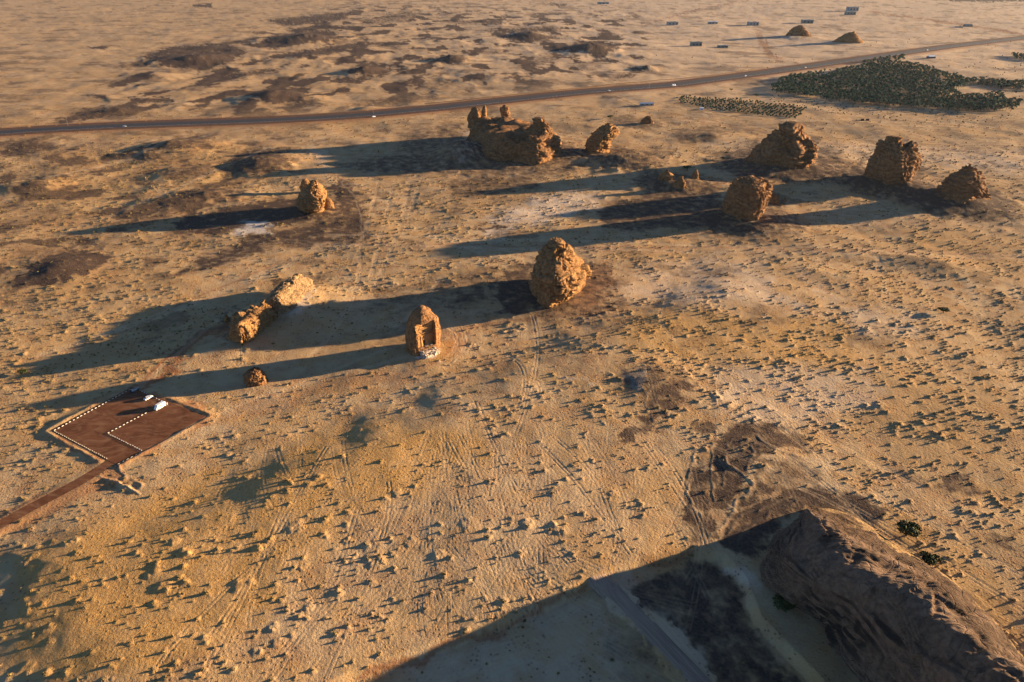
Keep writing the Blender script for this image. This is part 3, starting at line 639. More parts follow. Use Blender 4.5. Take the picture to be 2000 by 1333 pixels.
# close the middle under the drone
tag(ground,kind='structure')
me=ground.data
def attr(name,a,b,c):
    at=me.color_attributes.new(name,'FLOAT_COLOR','POINT')
    d=np.ones((NR*NC,4),np.float32); d[:,0]=np.clip(a,0,1.2).ravel(); d[:,1]=np.clip(b,0,1).ravel(); d[:,2]=np.clip(c,0,1).ravel()
    at.data.foreach_set('color',d.ravel())
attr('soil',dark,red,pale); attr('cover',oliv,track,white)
nv0=len(me.vertices)

# ------------------------------------------------------------------ scrub bushes
def leafy(n,r,h,seed,leaf=.3,squash=1.0):
    "tufts of small leaf faces through a low dome"
    g=np.random.default_rng(seed); vs=[];fs=[]
    for i in range(n):
        t=g.uniform(0,2*math.pi); q=math.sqrt(g.uniform(0,1))*r; z=h*(1-(q/r)**2*.8)*g.uniform(.25,1)
        c=np.array([q*math.cos(t)*1.05,q*math.sin(t)*squash,z])
        u=g.normal(size=3); u/=np.linalg.norm(u); w=np.cross(u,g.normal(size=3)); w/=np.linalg.norm(w)+1e-9
        s=leaf*g.uniform(.6,1.3); b=len(vs)
        vs+=[tuple(c-u*s),tuple(c+w*s*.7),tuple(c+u*s),tuple(c-w*s*.7)]; fs.append((b,b+1,b+2,b+3))
    return vs,fs
order=np.argsort(-bs*(bv-YH)*( (bu>0)&(bu<2000)&(bv<1333)&(bv>0)))
indiv=order[:300]; isind=np.zeros(nb,bool); isind[indiv]=True
protos=[]
for k in range(7):
    vs,fs=leafy(46,.62,.62,100+k,.24,.75)
    # woody core so the bush is not see-through
    mb=MB(); mb.v=list(vs); mb.f=list(fs)
    ring=[[(math.cos(t*math.pi/3)*.42*s,math.sin(t*math.pi/3)*.33*s,z) for t in range(6)] for s,z in ((1,-.05),(.95,.22),(.45,.42))]
    mb.loft(ring)
    me_=D.meshes.new('scrub_bush'); me_.from_pydata(mb.v,[],mb.f); me_.materials.append(SCRUB); protos.append(me_)
def shade_zone(u,v):
    return inpoly(np.array([u]),np.array([v]),[(620,1333),(880,1190),(1250,1100),(1440,1085),(1530,1160),(1650,1333)])[0]
LMK=[(60,1290,'in the bottom left corner'),(250,1150,'on the golden sand left of the bottom centre'),(450,1280,'near the bottom edge left of centre'),(620,1130,'among tyre tracks left of the shadow edge'),(830,1230,'just above the great shadow edge'),(840,1000,'on the tracked sand in the foreground centre'),(1080,1050,'right of the fan of tyre tracks'),
(350,930,'on the sand right of the red car park entrance'),(60,880,'on the flat left of the red car park'),(520,880,'on the dune shoulder right of the car park'),(760,860,'on the dune below the carved tomb'),(980,760,'on the sand below and right of the carved tomb'),(1180,700,'left of the small dark crusted patch'),(1260,940,'left of the dark gullied patch'),(700,640,'in the strip between tomb and golden block'),(150,620,'left of the long broken golden block'),
(1350,620,'on the pale flat right of the tallest rock'),(1500,720,'on the plain above the dark gullied patch'),(1700,650,'on the plain around the lone dark tree'),(1900,780,'near the right edge half way down'),(1650,870,'right of the dark gullied patch'),(1850,960,'beside the small brown stain at the right'),(1720,1010,'around the two green trees by the near outcrop'),(1960,1150,'beyond the sunlit flank of the near outcrop'),(1560,1250,'at the shaded foot of the near outcrop'),(1000,1290,'in the shaded hollow left of the earth road'),(1400,1150,'in the shaded hollow right of the earth road')]
def lmk(u,v): return min(LMK,key=lambda q:(q[0]-u)**2+(q[1]-v)**2)[2]
for i in indiv:
    o=D.objects.new('scrub_bush',protos[random.randrange(7)]); COL.objects.link(o)
    o.location=(bx[i],by[i],bz[i]-.05); o.rotation_euler=(0,0,random.uniform(0,6.28)); s=bs[i]; o.scale=(s,s,s*random.uniform(.9,1.35))
    sz='very small' if bs[i]<.75 else ('small' if bs[i]<1.0 else ('medium-sized' if bs[i]<1.2 else 'large spreading'))
    tag(o,sz+' dry bush '+lmk(bu[i],bv[i]),'bush','dry bushes dotted over the plain')
oth=np.where(~isind&(by<1150))[0]
VS=[];FS=[];off=0
tb=[]
for k in range(6):
    vs,fs=leafy(20,.6,.6,300+k,.33,.8); 
    n=len(vs); ring=[(math.cos(t*math.pi/2)*.4,math.sin(t*math.pi/2)*.33,-.05) for t in range(4)]
    vs=vs+ring+[(x*.5,y*.5,.42) for x,y,z in ring]
    fs=fs+[(n+t,n+(t+1)%4,n+4+(t+1)%4,n+4+t) for t in range(4)]+[(n+4,n+5,n+6,n+7)]
    tb.append((np.array(vs),np.array(fs)))
for i in oth:
    vs,fs=tb[i%6]; t=random.uniform(0,6.28); c,s=math.cos(t),math.sin(t); q=bs[i]
    X=vs.copy(); X[:,0]=(vs[:,0]*c-vs[:,1]*s)*q+bx[i]; X[:,1]=(vs[:,0]*s+vs[:,1]*c)*q+by[i]; X[:,2]=vs[:,2]*q*1.05+bz[i]-.05
    VS.append(X); FS.append(fs+off); off+=len(vs)
sc=npmesh('scrub',np.concatenate(VS),np.concatenate(FS),SCRUB,False)
tag(sc,'thousands of small dry bushes scattered over the sand plain','scrub',kind='stuff')
print('bushes',nb)

# ------------------------------------------------------------------ rocks
def chunks(Pn,cell,amp,seed,tilt=.55):
    g=np.random.default_rng(seed); lo=Pn.min(0); hi=Pn.max(0); vol=np.prod(hi-lo); n=int(min(420,max(24,2.0*((hi-lo)[0]*(hi-lo)[2]+(hi-lo)[1]*(hi-lo)[2])*1.6/cell**2)))
    C=g.uniform(lo-cell*.2,hi+cell*.2,(n,3)); dr=g.normal(size=(n,3)); dr/=np.linalg.norm(dr,axis=1)[:,None]; off=g.uniform(-1,1,n)
    Q=Pn+np.stack([fb3(Pn/cell,seed+k,2) for k in range(3)],1)*cell*.14
    out=np.empty(len(Pn)); sc_=np.array([1,1,1.5])
    for a in range(0,len(Pn),6000):
        q=Q[a:a+6000]; d=((q[:,None,:]-C[None])*sc_); k=np.argmin((d*d).sum(2),1)
        out[a:a+6000]=off[k]*amp+((q-C[k])*dr[k]).sum(1)*tilt*amp/cell*1.6
    return out
def displace(Pn,nrm,size,seed,rough=1.0,cen=None):
    "Pn points, nrm outward directions; craggy sandstone relief"
    big=fb3(Pn/(size*.55),seed,3)*size*.075
    cr=1-np.abs(fb3(Pn*np.array([1,1,.55])/(size*.22),seed+5,4))*2
    blocks=-np.clip(cr-.55,0,1)*size*.17
    q=Pn[:,2]+fb3(Pn/(size*.4),seed+9,2)*size*.10
    sp=size*.085
    st=(np.abs(((q/sp)%1)-.5)*2); strata=(sm(st*1.6)-.5)*size*.022
    q2=q/(sp*.37); strata+=((np.abs((q2%1)-.5)*2)-.5)*size*.010
    det=fb3(Pn/(size*.07),seed+13,3)*size*.028
    pits=-np.clip(fb3(Pn/(size*.11),seed+21,2)-.45,0,1)*size*.10
    j2=1-np.abs(fb3(Pn*np.array([1,1,.13])/(size*.17),seed+71,3))*2.2; joints=-np.clip(j2-.72,0,1)*size*.26
    d=(big*.8+blocks*.35+strata*1.9+det*.4+pits*.5+joints+chunks(Pn,size*.36,size*.075,seed+50)+chunks(Pn,size*.15,size*.012,seed+60))*rough*.78
    return Pn+nrm*d[:,None]
def rock(name,px,py,top,levels,depth,seed,label,mat=ROCK,rough=1.0,cat='rock',group=None,sink=2.0,zb=None,nu=170,nv=90,sq=2.7,topoff=0,parent=None,lean=0,edge=None):
    """px,py: survey point of the base centre; top: survey row of the summit;
       levels: (height fraction, left px, right px); depth: half depth in metres"""
    c=W3(px,py) if zb is None else Vector((*P(px,py,zb),zb)); s=scale_at(py)*(CAMH/(CAMH-c.z)) ; de=dep_at(py)
    Hh=(py-top)/(s*math.cos(de))
    lv=np.array(levels,float); fr=lv[:,0]; L=lv[:,1]/s; Rr=lv[:,2]/s
    wmax=max(Rr-L)
    t=np.linspace(-.0,1,nv); 
    tt=1-(1-t)**1.35
    th=np.linspace(0,2*math.pi,nu,endpoint=False)
    l=np.interp(tt,fr,L); r=np.interp(tt,fr,Rr)
    ker=np.array([1,2,3,2,1])/9.; 
    l=np.convolve(np.pad(l,2,mode='edge'),ker,'valid'); r=np.convolve(np.pad(r,2,mode='edge'),ker,'valid')
    cap=np.sqrt(np.clip(1-((tt-.93)/.07).clip(0,1)**2,0,1))
    hw=(r-l)/2*cap; cx_=(r+l)/2; hd=depth*(hw/(wmax/2))**.8
    cs=np.sign(np.cos(th))*np.abs(np.cos(th))**(2/sq); sn=np.sign(np.sin(th))*np.abs(np.sin(th))**(2/sq)
    if edge is not None:
        e_=np.interp(tt,[0,.5,1],edge); cs2=cs[None]+e_[:,None]*(1-np.abs(cs[None]))*(sn[None]<0)
    else: cs2=np.repeat(cs[None],nv,0)
    X=cx_[:,None]+hw[:,None]*cs2; Y=hd[:,None]*sn[None]+lean*tt[:,None]*Hh; Z=np.repeat((tt*(Hh+sink)-sink)[:,None],nu,1)
    Pn=np.stack([X,Y,Z],-1).reshape(-1,3)
    nr=np.stack([cs[None]*np.ones((nv,1)),sn[None]*np.ones((nv,1)),np.repeat((np.clip((tt-.8)/.2,0,1)*1.2)[:,None],nu,1)],-1).reshape(-1,3)
    nr/=np.linalg.norm(nr,axis=1)[:,None]
    va=math.atan2(c.x,c.y); ca,sa=math.cos(-va),math.sin(-va)
    for q in (Pn,nr): q[:,0],q[:,1]=q[:,0]*ca-q[:,1]*sa,q[:,0]*sa+q[:,1]*ca
    size=min(wmax,Hh*1.6)
    Pn=displace(Pn+np.array([seed*37.,0,0]),nr,size,seed,rough)-np.array([seed*37.,0,0])
    I=np.arange(nv*nu).reshape(nv,nu); Qd=np.stack([I[:-1],np.roll(I,-1,1)[:-1],np.roll(I,-1,1)[1:],I[1:]],-1).reshape(-1,4)
    # summit cap
    topc=Pn[-nu:].mean(0); Pn=np.vstack([Pn,topc]); k=len(Pn)-1
    capf=np.stack([I[-1],np.roll(I[-1],-1),np.full(nu,k),np.full(nu,k)],-1)
    o=npmesh(name,Pn,Qd,mat,True,parent)
    bm=bmesh.new(); bm.from_mesh(o.data); bm.verts.ensure_lookup_table()
    for j in range(nu):
        try: bm.faces.new((bm.verts[I[-1][j]],bm.verts[I[-1][(j+1)%nu]],bm.verts[k])).smooth=True
        except Exception: pass
    try: bm.faces.new([bm.verts[I[0][j]] for j in range(nu)][::-1])
    except Exception: pass
    bmesh.ops.recalc_face_normals(bm,faces=bm.faces); bm.to_mesh(o.data); bm.free()
    o.location=c
    if not parent: tag(o,label,cat,group)
    return o,c,s,Hh
def frock(name,footpx,top,Hm,prof,seed,label,mat=ROCK,rough=1.0,cat='rock',group=None,off=(0,0),nu=260,nv=60,sink=1.5,ridge=.0):
    "rock from a ground outline; top: list of scale per level toward the outline's medial line"
    fp=np.array([P(*p) for p in footpx]); c=fp.mean(0); z0=float(terr(np.array([c[0]]),np.array([c[1]]))[0])
    # resample outline
    cl=np.vstack([fp,fp[:1]]); d=np.r_[0,np.cumsum(np.linalg.norm(np.diff(cl,axis=0),axis=1))]
    t=np.linspace(0,d[-1],nu,endpoint=False); o_=np.stack([np.interp(t,d,cl[:,0]),np.interp(t,d,cl[:,1])],1)-c
    for _ in range(6): o_=(np.roll(o_,1,0)+2*o_+np.roll(o_,-1,0))/4
    if np.sum(o_[:,0]*np.roll(o_[:,1],-1)-np.roll(o_[:,0],-1)*o_[:,1])<0: o_=o_[::-1]
    # long axis for the medial line
    w,vec=np.linalg.eigh(np.cov(o_.T)); ax=vec[:,1]; hl=np.abs(o_@ax).max()
    med=np.clip(o_@ax,-hl*.6,hl*.6)[:,None]*ax
    tt=np.linspace(0,1,nv); pr=np.interp(tt,[p[0] for p in prof],[p[1] for p in prof]); pr=np.where(tt>.94,pr*np.sqrt(np.clip(1-((tt-.94)/.065)**2,.0,1)),pr)
    Pn=[]
    for k in range(nv):
        q=med+(o_-med)*pr[k]; q=q+np.array(off)*tt[k]
        Pn.append(np.c_[q,np.full(nu,tt[k]*(Hm+sink)-sink)])
    Pn=np.concatenate(Pn); nn_=np.roll(o_,-1,0)-np.roll(o_,1,0); nn_=np.stack([nn_[:,1],-nn_[:,0]],1); nn_/=np.linalg.norm(nn_,axis=1)[:,None]+1e-9
    nr=np.concatenate([np.c_[nn_,np.full(nu,max(0,(tt[k]-.75)*4))] for k in range(nv)]); nr/=np.linalg.norm(nr,axis=1)[:,None]
    size=min(Hm*1.6,np.abs(o_).max()*1.5)
    Pn=displace(Pn+seed*31.,nr,size,seed,rough)-seed*31.
    # uneven summit
    up=fb3(Pn/(size*.5)+seed,seed+3,3); Pn[:,2]+=up*Hm*.16*np.clip(Pn[:,2]/Hm,0,1)
    I=np.arange(nv*nu).reshape(nv,nu); Qd=np.stack([I[:-1],np.roll(I,-1,1)[:-1],np.roll(I,-1,1)[1:],I[1:]],-1).reshape(-1,4)
    o=npmesh(name,Pn,Qd,mat,True)
    bm=bmesh.new(); bm.from_mesh(o.data); bm.verts.ensure_lookup_table()
    try: bm.faces.new([bm.verts[I[-1][j]] for j in range(nu)]); bm.faces.new([bm.verts[I[0][j]] for j in range(nu)][::-1])
    except Exception: pass
    bmesh.ops.triangulate(bm,faces=[f for f in bm.faces if len(f.verts)>4])
    bmesh.ops.remove_doubles(bm,verts=bm.verts,dist=.01)
    bmesh.ops.recalc_face_normals(bm,faces=bm.faces); bm.to_mesh(o.data); bm.free()
    o.location=(c[0],c[1],z0); tag(o,label,cat,group)
    return o

# -- the big free-standing rock
rock('sandstone_outcrop',1090,570,480,[(0,-46,30),(.12,-50,40),(.3,-49,51),(.5,-48,52),(.65,-46,42),(.8,-38,27),(.92,-22,12),(1,-10,6)],33,3,
     'tall free-standing sandstone rock, half sunlit, in the middle of the plain',ROCKL,.95,nu=260,nv=170,sq=1.5,edge=(-.35,-.15,.05))
# -- lit rock on the left with its boulders
rock('sandstone_outcrop',612,408,357,[(0,-20,10),(.2,-28,22),(.4,-26,27),(.6,-18,27),(.8,-8,18),(1,1,9)],20,5,'golden knobbly rock glowing in the sun at the left of the plain',ROCKL,1.2,nu=200,nv=120)
rock('boulder',599,376,350,[(0,-11,9),(.4,-12,11),(.8,-7,7),(1,-2,3)],4,6,'rounded boulder standing behind the golden knobbly rock','rock' and ROCKL,1.1,'boulder',nu=90,nv=50)
rock('boulder',643,406,388,[(0,-10,8),(.4,-10,9),(.8,-7,7),(1,-3,3)],4,7,'pale round boulder leaning at the right foot of the golden knobbly rock',ROCKL,.9,'boulder',nu=90,nv=50)
# -- long broken block near the car park
frock('broken_outcrop',[(455,662),(462,676),(474,683),(490,676),(505,664),(528,640),(537,622),(522,617),(500,630),(478,645)],0,13.0,[(0,1),(.5,.97),(.8,.88),(1,.6)],11,'long broken golden rock block beside the dirt track above the car park',ROCKL,1.5)
frock('pale_ridge',[(518,628),(512,602),(535,578),(570,562),(612,560),(612,582),(590,604),(558,624)],0,7.5,[(0,1),(.25,.8),(.5,.6),(.8,.35),(1,.12)],17,'pale golden low ridge running up to the right from the long broken block',PALER,1.3)
rock('boulder',444,628,616,[(0,-5,5),(.5,-6,5),(1,-1,2)],1.6,12,'small reddish rock stump at the end of the dirt track',ROCKL,1.2,'boulder',nu=60,nv=30)
rock('boulder',499,746,720,[(0,-17,16),(.3,-19,19),(.6,-17,19),(.85,-10,13),(1,-3,5)],5,13,'single brown boulder alone on the sand above the car park',ROCK,1.0,'boulder',nu=120,nv=70)
# -- distant massif
frock('rock_massif',[(912,276),(920,300),(945,318),(1000,322),(1060,324),(1105,305),(1100,285),(1040,270),(960,264),(925,264)],0,19,[(0,1),(.3,.92),(.6,.82),(.85,.66),(1,.42)],21,'long low rock ridge with a shaded cliff carrying two upright rocks',ROCK,1.5,sink=11)
def on_ridge(*a,**k): return rock(*a,**k)
rock('upright_rock',928,247,212,[(0,-15,13),(.3,-14,15),(.6,-12,14),(.85,-8,12),(1,-3,6)],9,22,'broad dark upright rock at the left end of the low ridge',ROCK,.8,zb=17,nu=120,nv=70,sq=1.5,edge=(.4,.4,.4))
rock('upright_rock',945,246,208,[(0,-6,5),(.4,-5,6),(.8,-3,6),(1,0,4)],5,28,'thin sunlit slab leaning against the broad upright rock',ROCKL,.8,zb=17,nu=80,nv=60)
rock('upright_rock',987,240,208,[(0,-7,6),(.3,-6,9),(.6,-9,10),(.85,-9,6),(1,-5,3)],5,23,'small top-heavy rock pillar on the low ridge near the highway',ROCK,.9,zb=17,nu=90,nv=60,sq=1.5,edge=(0,0,0))
rock('sandstone_outcrop',1058,304,238,[(0,-36,34),(.3,-37,36),(.55,-36,34),(.75,-30,20),(.9,-22,4),(1,-14,-4)],22,24,'massive dark block at the right end of the low ridge',ROCK,1.05,nu=200,nv=120,zb=0,sq=1.5,edge=(.35,.35,.4))
rock('sandstone_outcrop',1173,300,246,[(0,-28,16),(.3,-28,15),(.5,-27,20),(.7,-18,34),(.85,-4,30),(1,8,18)],20,25,'overhanging rock with a bright golden hollow, right of the low ridge',ROCKL,1.1,nu=160,nv=100,zb=0,sq=1.5,edge=(-.2,-.1,.2))
rock('boulder',1263,241,227,[(0,-13,11),(.5,-11,12),(1,-1,6)],6,26,'small lone rock on the sand left of the young orchard',ROCK,1.0,'boulder',nu=90,nv=50)
for (x,y,w,t,sd_) in ((1300,352,17,12,31),(1327,364,15,11,32),(1357,352,8,12,33)):
    rock('rock_crag',x,y,y-t-6,[(0,-w,w),(.5,-w*.7,w*.8),(1,-2,3)],5,sd_,{31:'leftmost broken crag on the low brown rise left of the square rock',32:'middle crag on the low brown rise, nearest the camera',33:'small sunlit crag at the right end of the low brown rise'}[sd_],ROCKL,1.5,'rock','crags on the low rise',nu=90,nv=50)
rock('sandstone_outcrop',1524,326,250,[(0,-78,52),(.15,-70,54),(.35,-58,57),(.6,-42,54),(.8,-28,36),(.92,-14,22),(1,-6,12)],34,41,'wide dark dome-shaped rock with a bright notch in its right side',ROCK,1.05,nu=260,nv=130,zb=0,sq=1.5,edge=(.45,.5,.3))
rock('sandstone_outcrop',1731,361,277,[(0,-40,32),(.2,-45,42),(.5,-46,48),(.75,-39,42),(.9,-27,31),(1,-12,14)],28,42,'tall rounded dome rock, second of the row from the right edge',ROCK,1.05,nu=220,nv=140,zb=0,sq=1.5,edge=(.3,.3,.2))
rock('sandstone_outcrop',1872,395,318,[(0,-56,60),(.2,-50,50),(.4,-38,38),(.6,-28,29),(.8,-16,20),(.93,-8,11),(1,-4,5)],30,43,'pointed peak-shaped rock at the right end of the rock row',ROCK,1.05,nu=220,nv=130,zb=0,sq=1.5,edge=(.1,.05,.1))
rock('sandstone_outcrop',1452,427,352,[(0,-38,36),(.2,-42,34),(.4,-41,38),(.6,-38,43),(.8,-36,40),(.95,-30,32),(1,-18,20)],22,44,'square craggy rock with a sunlit right edge, front of the rock row',ROCK,1.05,nu=200,nv=130,zb=0,sq=1.5,edge=(.3,.3,.35))
rock('boulder',1430,412,396,[(0,-16,15),(.5,-13,13),(1,-4,4)],6,45,'dark slab fallen at the left foot of the square craggy rock',ROCK,1.0,'boulder',nu=80,nv=40)
rock('boulder',1504,388,374,[(0,-9,9),(.5,-8,9),(1,-3,3)],5,46,'dark boulder close to the right side of the square craggy rock',ROCK,1.0,'boulder',nu=70,nv=40)
rock('boulder',1514,397,382,[(0,-9,8),(.5,-8,8),(1,-3,3)],5,47,'flat dark boulder, lower of the pair right of the square craggy rock',ROCK,1.0,'boulder',nu=70,nv=40)
rock('boulder',1532,393,386,[(0,-5,5),(.5,-4,4),(1,-1,1)],3,48,'smallest dark boulder farthest right of the square craggy rock',ROCK,1.0,'boulder',nu=60,nv=30)
rock('sandstone_outcrop',1560,71,53,[(0,-26,24),(.4,-20,17),(.8,-12,8),(1,-3,3)],24,51,'far brown rock mound below the grey sheds, left of its neighbour',ROCK,1.2,nu=120,nv=60)
rock('sandstone_outcrop',1657,81,63,[(0,-28,27),(.4,-18,16),(.8,-6,9),(1,-1,4)],24,52,'far sharp rock mound with an orange lit face, right of its neighbour',ROCKL,1.2,nu=120,nv=60)

# -- the rock-cut tomb
tomb,tc,ts,tH=rock('rock_tomb',828,679,603,[(0,-33,31),(.15,-35,33),(.35,-36,34),(.55,-32,33),(.75,-27,29),(.88,-19,21),(.96,-12,13),(1,-7,8)],12,61,'x',ROCK,.28,nu=260,nv=200,sink=1.5,sq=1.5,edge=(-.5,-.45,0))
tomb.name='tomb_rock'
for k in ('label','category'): del tomb[k]
ROOT=empty('rock_cut_tomb',tc); tag(ROOT,'egg-shaped rock with a tall carved tomb facade standing alone on the sand','rock tomb')
tomb.parent=ROOT; tomb.location=(0,0,0)
fa=R(41); ux=Vector((math.cos(fa),math.sin(fa),0)); un=Vector((math.sin(fa),-math.cos(fa),0))     # along the facade, outward
FWd,FH,FZ=12.4,15.9,4.0; FN=4.5; FU=-2.6
bmc=MB(); cc=ux*FU+un*(FN+10)
bmc.box((cc.x,cc.y,FZ+FH/2),(FWd,20,FH),fa)
cut=bmc.build('niche_cut',ROCK,ROOT)
md=tomb.modifiers.new('b','BOOLEAN'); md.operation='DIFFERENCE'; md.object=cut; md.solver='EXACT'
bpy.context.view_layer.update()
dg=bpy.context.evaluated_depsgraph_get(); nm=D.meshes.new_from_object(tomb.evaluated_get(dg)); 
tomb.modifiers.clear(); 
if len(nm.vertices)>1000: tomb.data=nm
print('tomb verts',len(nm.vertices))
D.objects.remove(cut,do_unlink=True)
def fbox(name,u0,u1,z0,z1,n0,n1,mat=FACADE,par=None):
    m=MB(); c=ux*(FU+(u0+u1)/2)+un*(FN+(n0+n1)/2); m.box((c.x,c.y,(z0+z1)/2+FZ),(u1-u0,n1-n0,z1-z0),fa); return m.build(name,mat,par or ROOT)
hw=FWd/2
fbox('facade_wall',-hw+.02,hw-.02,.0,FH-.05,-.3,.12)
def cornice(z,h,d):
    for q,(a,b,e) in enumerate(((0,.35,.45),(.35,.7,.75),(.7,1,1))):
        pass
    m=MB()
    for (a,b,e) in ((0,.35,.45),(.35,.72,.75),(.72,1,1)):
        c=ux*FU+un*(FN+.12+d*e/2); m.box((c.x,c.y,FZ+z+h*(a+b)/2),(FWd-.1-(1-e)*.1,d*e,h*(b-a)),fa)
    return m.build('cornice',FACADE,ROOT)
cornice(10.9,1.0,1.5); cornice(8.3,.6,1.0); cornice(6.9,.5,.7)
# two half crow-steps at the head
for sgn in (-1,1):
    m=MB()
    for k in range(5):
        w=(hw-.35)*(1-k/5.0)
        u0=sgn*hw*.98; u1=sgn*(hw*.98-w)
        c=ux*(FU+(u0+u1)/2)+un*(FN+.56); m.box((c.x,c.y,FZ+12.0+k*.66+.33),(abs(u1-u0),.9-.004*k,.656),fa)
    m.build('crow_steps',FACADE,ROOT)
for u in (-4.6,-1.6,1.6,4.6):
    fbox('pilaster',u-.45,u+.45,.05,6.6,.12,.42); fbox('capital',u-.62,u+.62,6.6,6.89,.12,.55)
dr=fbox('doorway',-.75,.75,.1,4.4,.12,.30); dr2=fbox('door_opening',-.5,.5,.15,3.6,.30,.34,DARKM,ROOT)
dr2.parent=dr
fbox('pediment',-1.1,1.1,4.4,4.9,.12,.6)
# pale broken stone at the foot
m=MB(); g=np.random.default_rng(3)
for k in range(60):
    u=g.uniform(-5.5,5.5); n=g.uniform(.2,8.5); w=g.uniform(.4,1.5); c=ux*(FU+u)+un*(FN+n)
    m.box((c.x,c.y,FZ+.15-n*.27+g.uniform(-.2,.3)),(w,w*g.uniform(.6,1),w*g.uniform(.4,.8)),g.uniform(0,3),.8)
c=ux*FU+un*(FN+3.6); m.box((c.x,c.y,FZ-2.6),(9.5,8.5,2.8),fa,.55)
for k in range(70):
    u=g.uniform(-5,5); n=g.uniform(.5,7.5); w=g.uniform(.8,1.9); c=ux*(FU+u)+un*(FN+n); m.box((c.x,c.y,FZ-.9-n*.30+g.uniform(-.5,.3)),(w,w*.8,w*.9),g.uniform(0,3),.7)
m.build('broken_ledge',PALE,ROOT)

# -- near rock outcrop, lower right: a banded cliff on its left, smooth dome, steep far flank
def nearrock():
    # stations: left foot, cliff top, dome edge, ridge, right foot    (px,py,z)
    S=[((1568,1012,0),(1570,1004,9),(1573,999,14),(1576,994,17),(1583,988,0)),
       ((1532,1038,0),(1548,1028,10),(1568,1020,16),(1604,1010,21),(1628,990,0)),
       ((1502,1072,0),(1526,1060,12),(1560,1048,20),(1648,1046,28),(1680,1010,0)),
       ((1490,1110,0),(1518,1098,13),(1556,1090,23),(1700,1088,33),(1732,1046,0)),
       ((1503,1142,0),(1533,1126,14),(1585,1122,26),(1768,1122,37),(1796,1088,0)),
       ((1548,1182,0),(1575,1163,14),(1640,1155,29),(1834,1154,41),(1860,1128,0)),
       ((1597,1218,0),(1625,1196,14),(1700,1192,32),(1895,1204,45),(1918,1188,0)),
       ((1640,1275,0),(1668,1246,14),(1750,1242,35),(1950,1262,50),(1972,1254,0)),
       ((1680,1333,0),(1708,1298,14),(1800,1302,38),(2005,1326,56),(2026,1322,0)),
       ((1730,1410,0),(1760,1370,14),(1860,1385,40),(2070,1408,62),(2090,1405,0)),
       ((1790,1500,0),(1820,1450,13),(1920,1470,42),(2140,1500,66),(2160,1485,0)),
       ((1850,1620,0),(1890,1560,12),(1990,1590,36),(2170,1640,56),(2235,1640,0)),
       ((1960,1700,0),(1980,1690,8),(2030,1700,14),(2120,1720,20),(2200,1740,0))]
    C=[]
    for st in S:
        row=[]
        for k,(px,py,z) in enumerate(st):
            if z==0:
                p=W3(px,py); row.append((p.x,p.y,p.z-1.0))
            else:
                p=P(px,py,z); row.append((p[0],p[1],z))
        C.append(row)
    C=np.array(C)                                 # (13,5,3)
    ns,nt_=420,260
    def cr(A,n,axis):
        k=A.shape[axis]; t=np.linspace(0,k-1,n); i=np.clip(t.astype(int),0,k-2); f=(t-i)
        A=np.moveaxis(A,axis,0); g_=lambda j: A[np.clip(j,0,k-1)]
        f=f.reshape(-1,*([1]*(A.ndim-1)))
        p0,p1,p2,p3=g_(i-1),g_(i),g_(i+1),g_(i+2)
        r=.5*((2*p1)+(-p0+p2)*f+(2*p0-5*p1+4*p2-p3)*f*f+(-p0+3*p1-3*p2+p3)*f**3)
        return np.moveaxis(r,0,axis)
    G=cr(cr(C,ns,0),nt_,1)
    Tu=np.linspace(0,4,nt_)[None,:]*np.ones((ns,1)); Su=np.linspace(0,12,ns)[:,None]*np.ones((1,nt_))
    dx=np.gradient(G,axis=0); dy=np.gradient(G,axis=1); nr=np.cross(dy,dx); nr/=np.linalg.norm(nr,axis=2)[...,None]+1e-9
    nr*=np.sign(nr[...,2:3]+.3)
    Pn=G.reshape(-1,3); n=nr.reshape(-1,3); tu=Tu.ravel(); su=Su.ravel()
    cliff=sm((1.9-tu)/.7)*sm(tu/.2); dome=sm((tu-1.6)/.4)*sm((3.2-tu)/.3); flank=sm((tu-2.7)/.5)*sm((4-tu)/.3)
    warp=fb3(Pn/14,5,3)
    q=Pn[:,2]+warp*2.2; stt=np.abs((q/2.3)%1-.5)*2; st2=np.abs((q/.9)%1-.5)*2
    mod=np.clip(.45+1.1*fb3(Pn/18,77,2),.1,1.4)
    d=cliff*((sm(stt*2.2-.4)-.5)*1.7*mod+(st2-.5)*.5*mod+fb3(Pn/4,8,3)*.6+chunks(Pn,6.0,.9,71))
    q3=fb3(Pn/30,15,2)*9+Pn[:,2]*.9+(tu*5); s3=np.abs((q3/1.6)%1-.5)*2
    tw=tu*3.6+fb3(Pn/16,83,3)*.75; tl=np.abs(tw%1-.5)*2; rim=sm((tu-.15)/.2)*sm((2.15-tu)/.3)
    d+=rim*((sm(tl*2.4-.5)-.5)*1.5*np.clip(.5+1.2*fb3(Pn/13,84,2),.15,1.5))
    tk=tu*1.3+fb3(Pn/22,85,4)*.9; d-=dome*np.clip(.16-np.abs(tk%1-.5),0,1)*7.0*np.clip(.3+fb3(Pn/19,86,2),0,1)
    d+=dome*(fb3(Pn/11,9,4)*.9+(sm(s3*1.8-.3)-.5)*.35*mod+chunks(Pn,12.0,.8,72)*sm((su-3)/3)+fb3(Pn/2.4,18,3)*.22)
    d-=dome*np.clip(.25-np.abs(fb3(Pn/20,27,3)),0,1)*3.0
    d+=flank*(fb3(Pn/8,10,4)*1.3+fb3(Pn/2,19,3)*.35)
    rough_s=sm((su-6)/3)*dome; d+=rough_s*(fb3(Pn/7,29,4)*1.3+chunks(Pn,5.0,.7,73))
    Pn=Pn+n*d[:,None]
    I=np.arange(ns*nt_).reshape(ns,nt_); Qd=np.stack([I[:-1,:-1],I[1:,:-1],I[1:,1:],I[:-1,1:]],-1).reshape(-1,4)
    o=npmesh('near_outcrop',Pn,Qd,ROCKN,True)
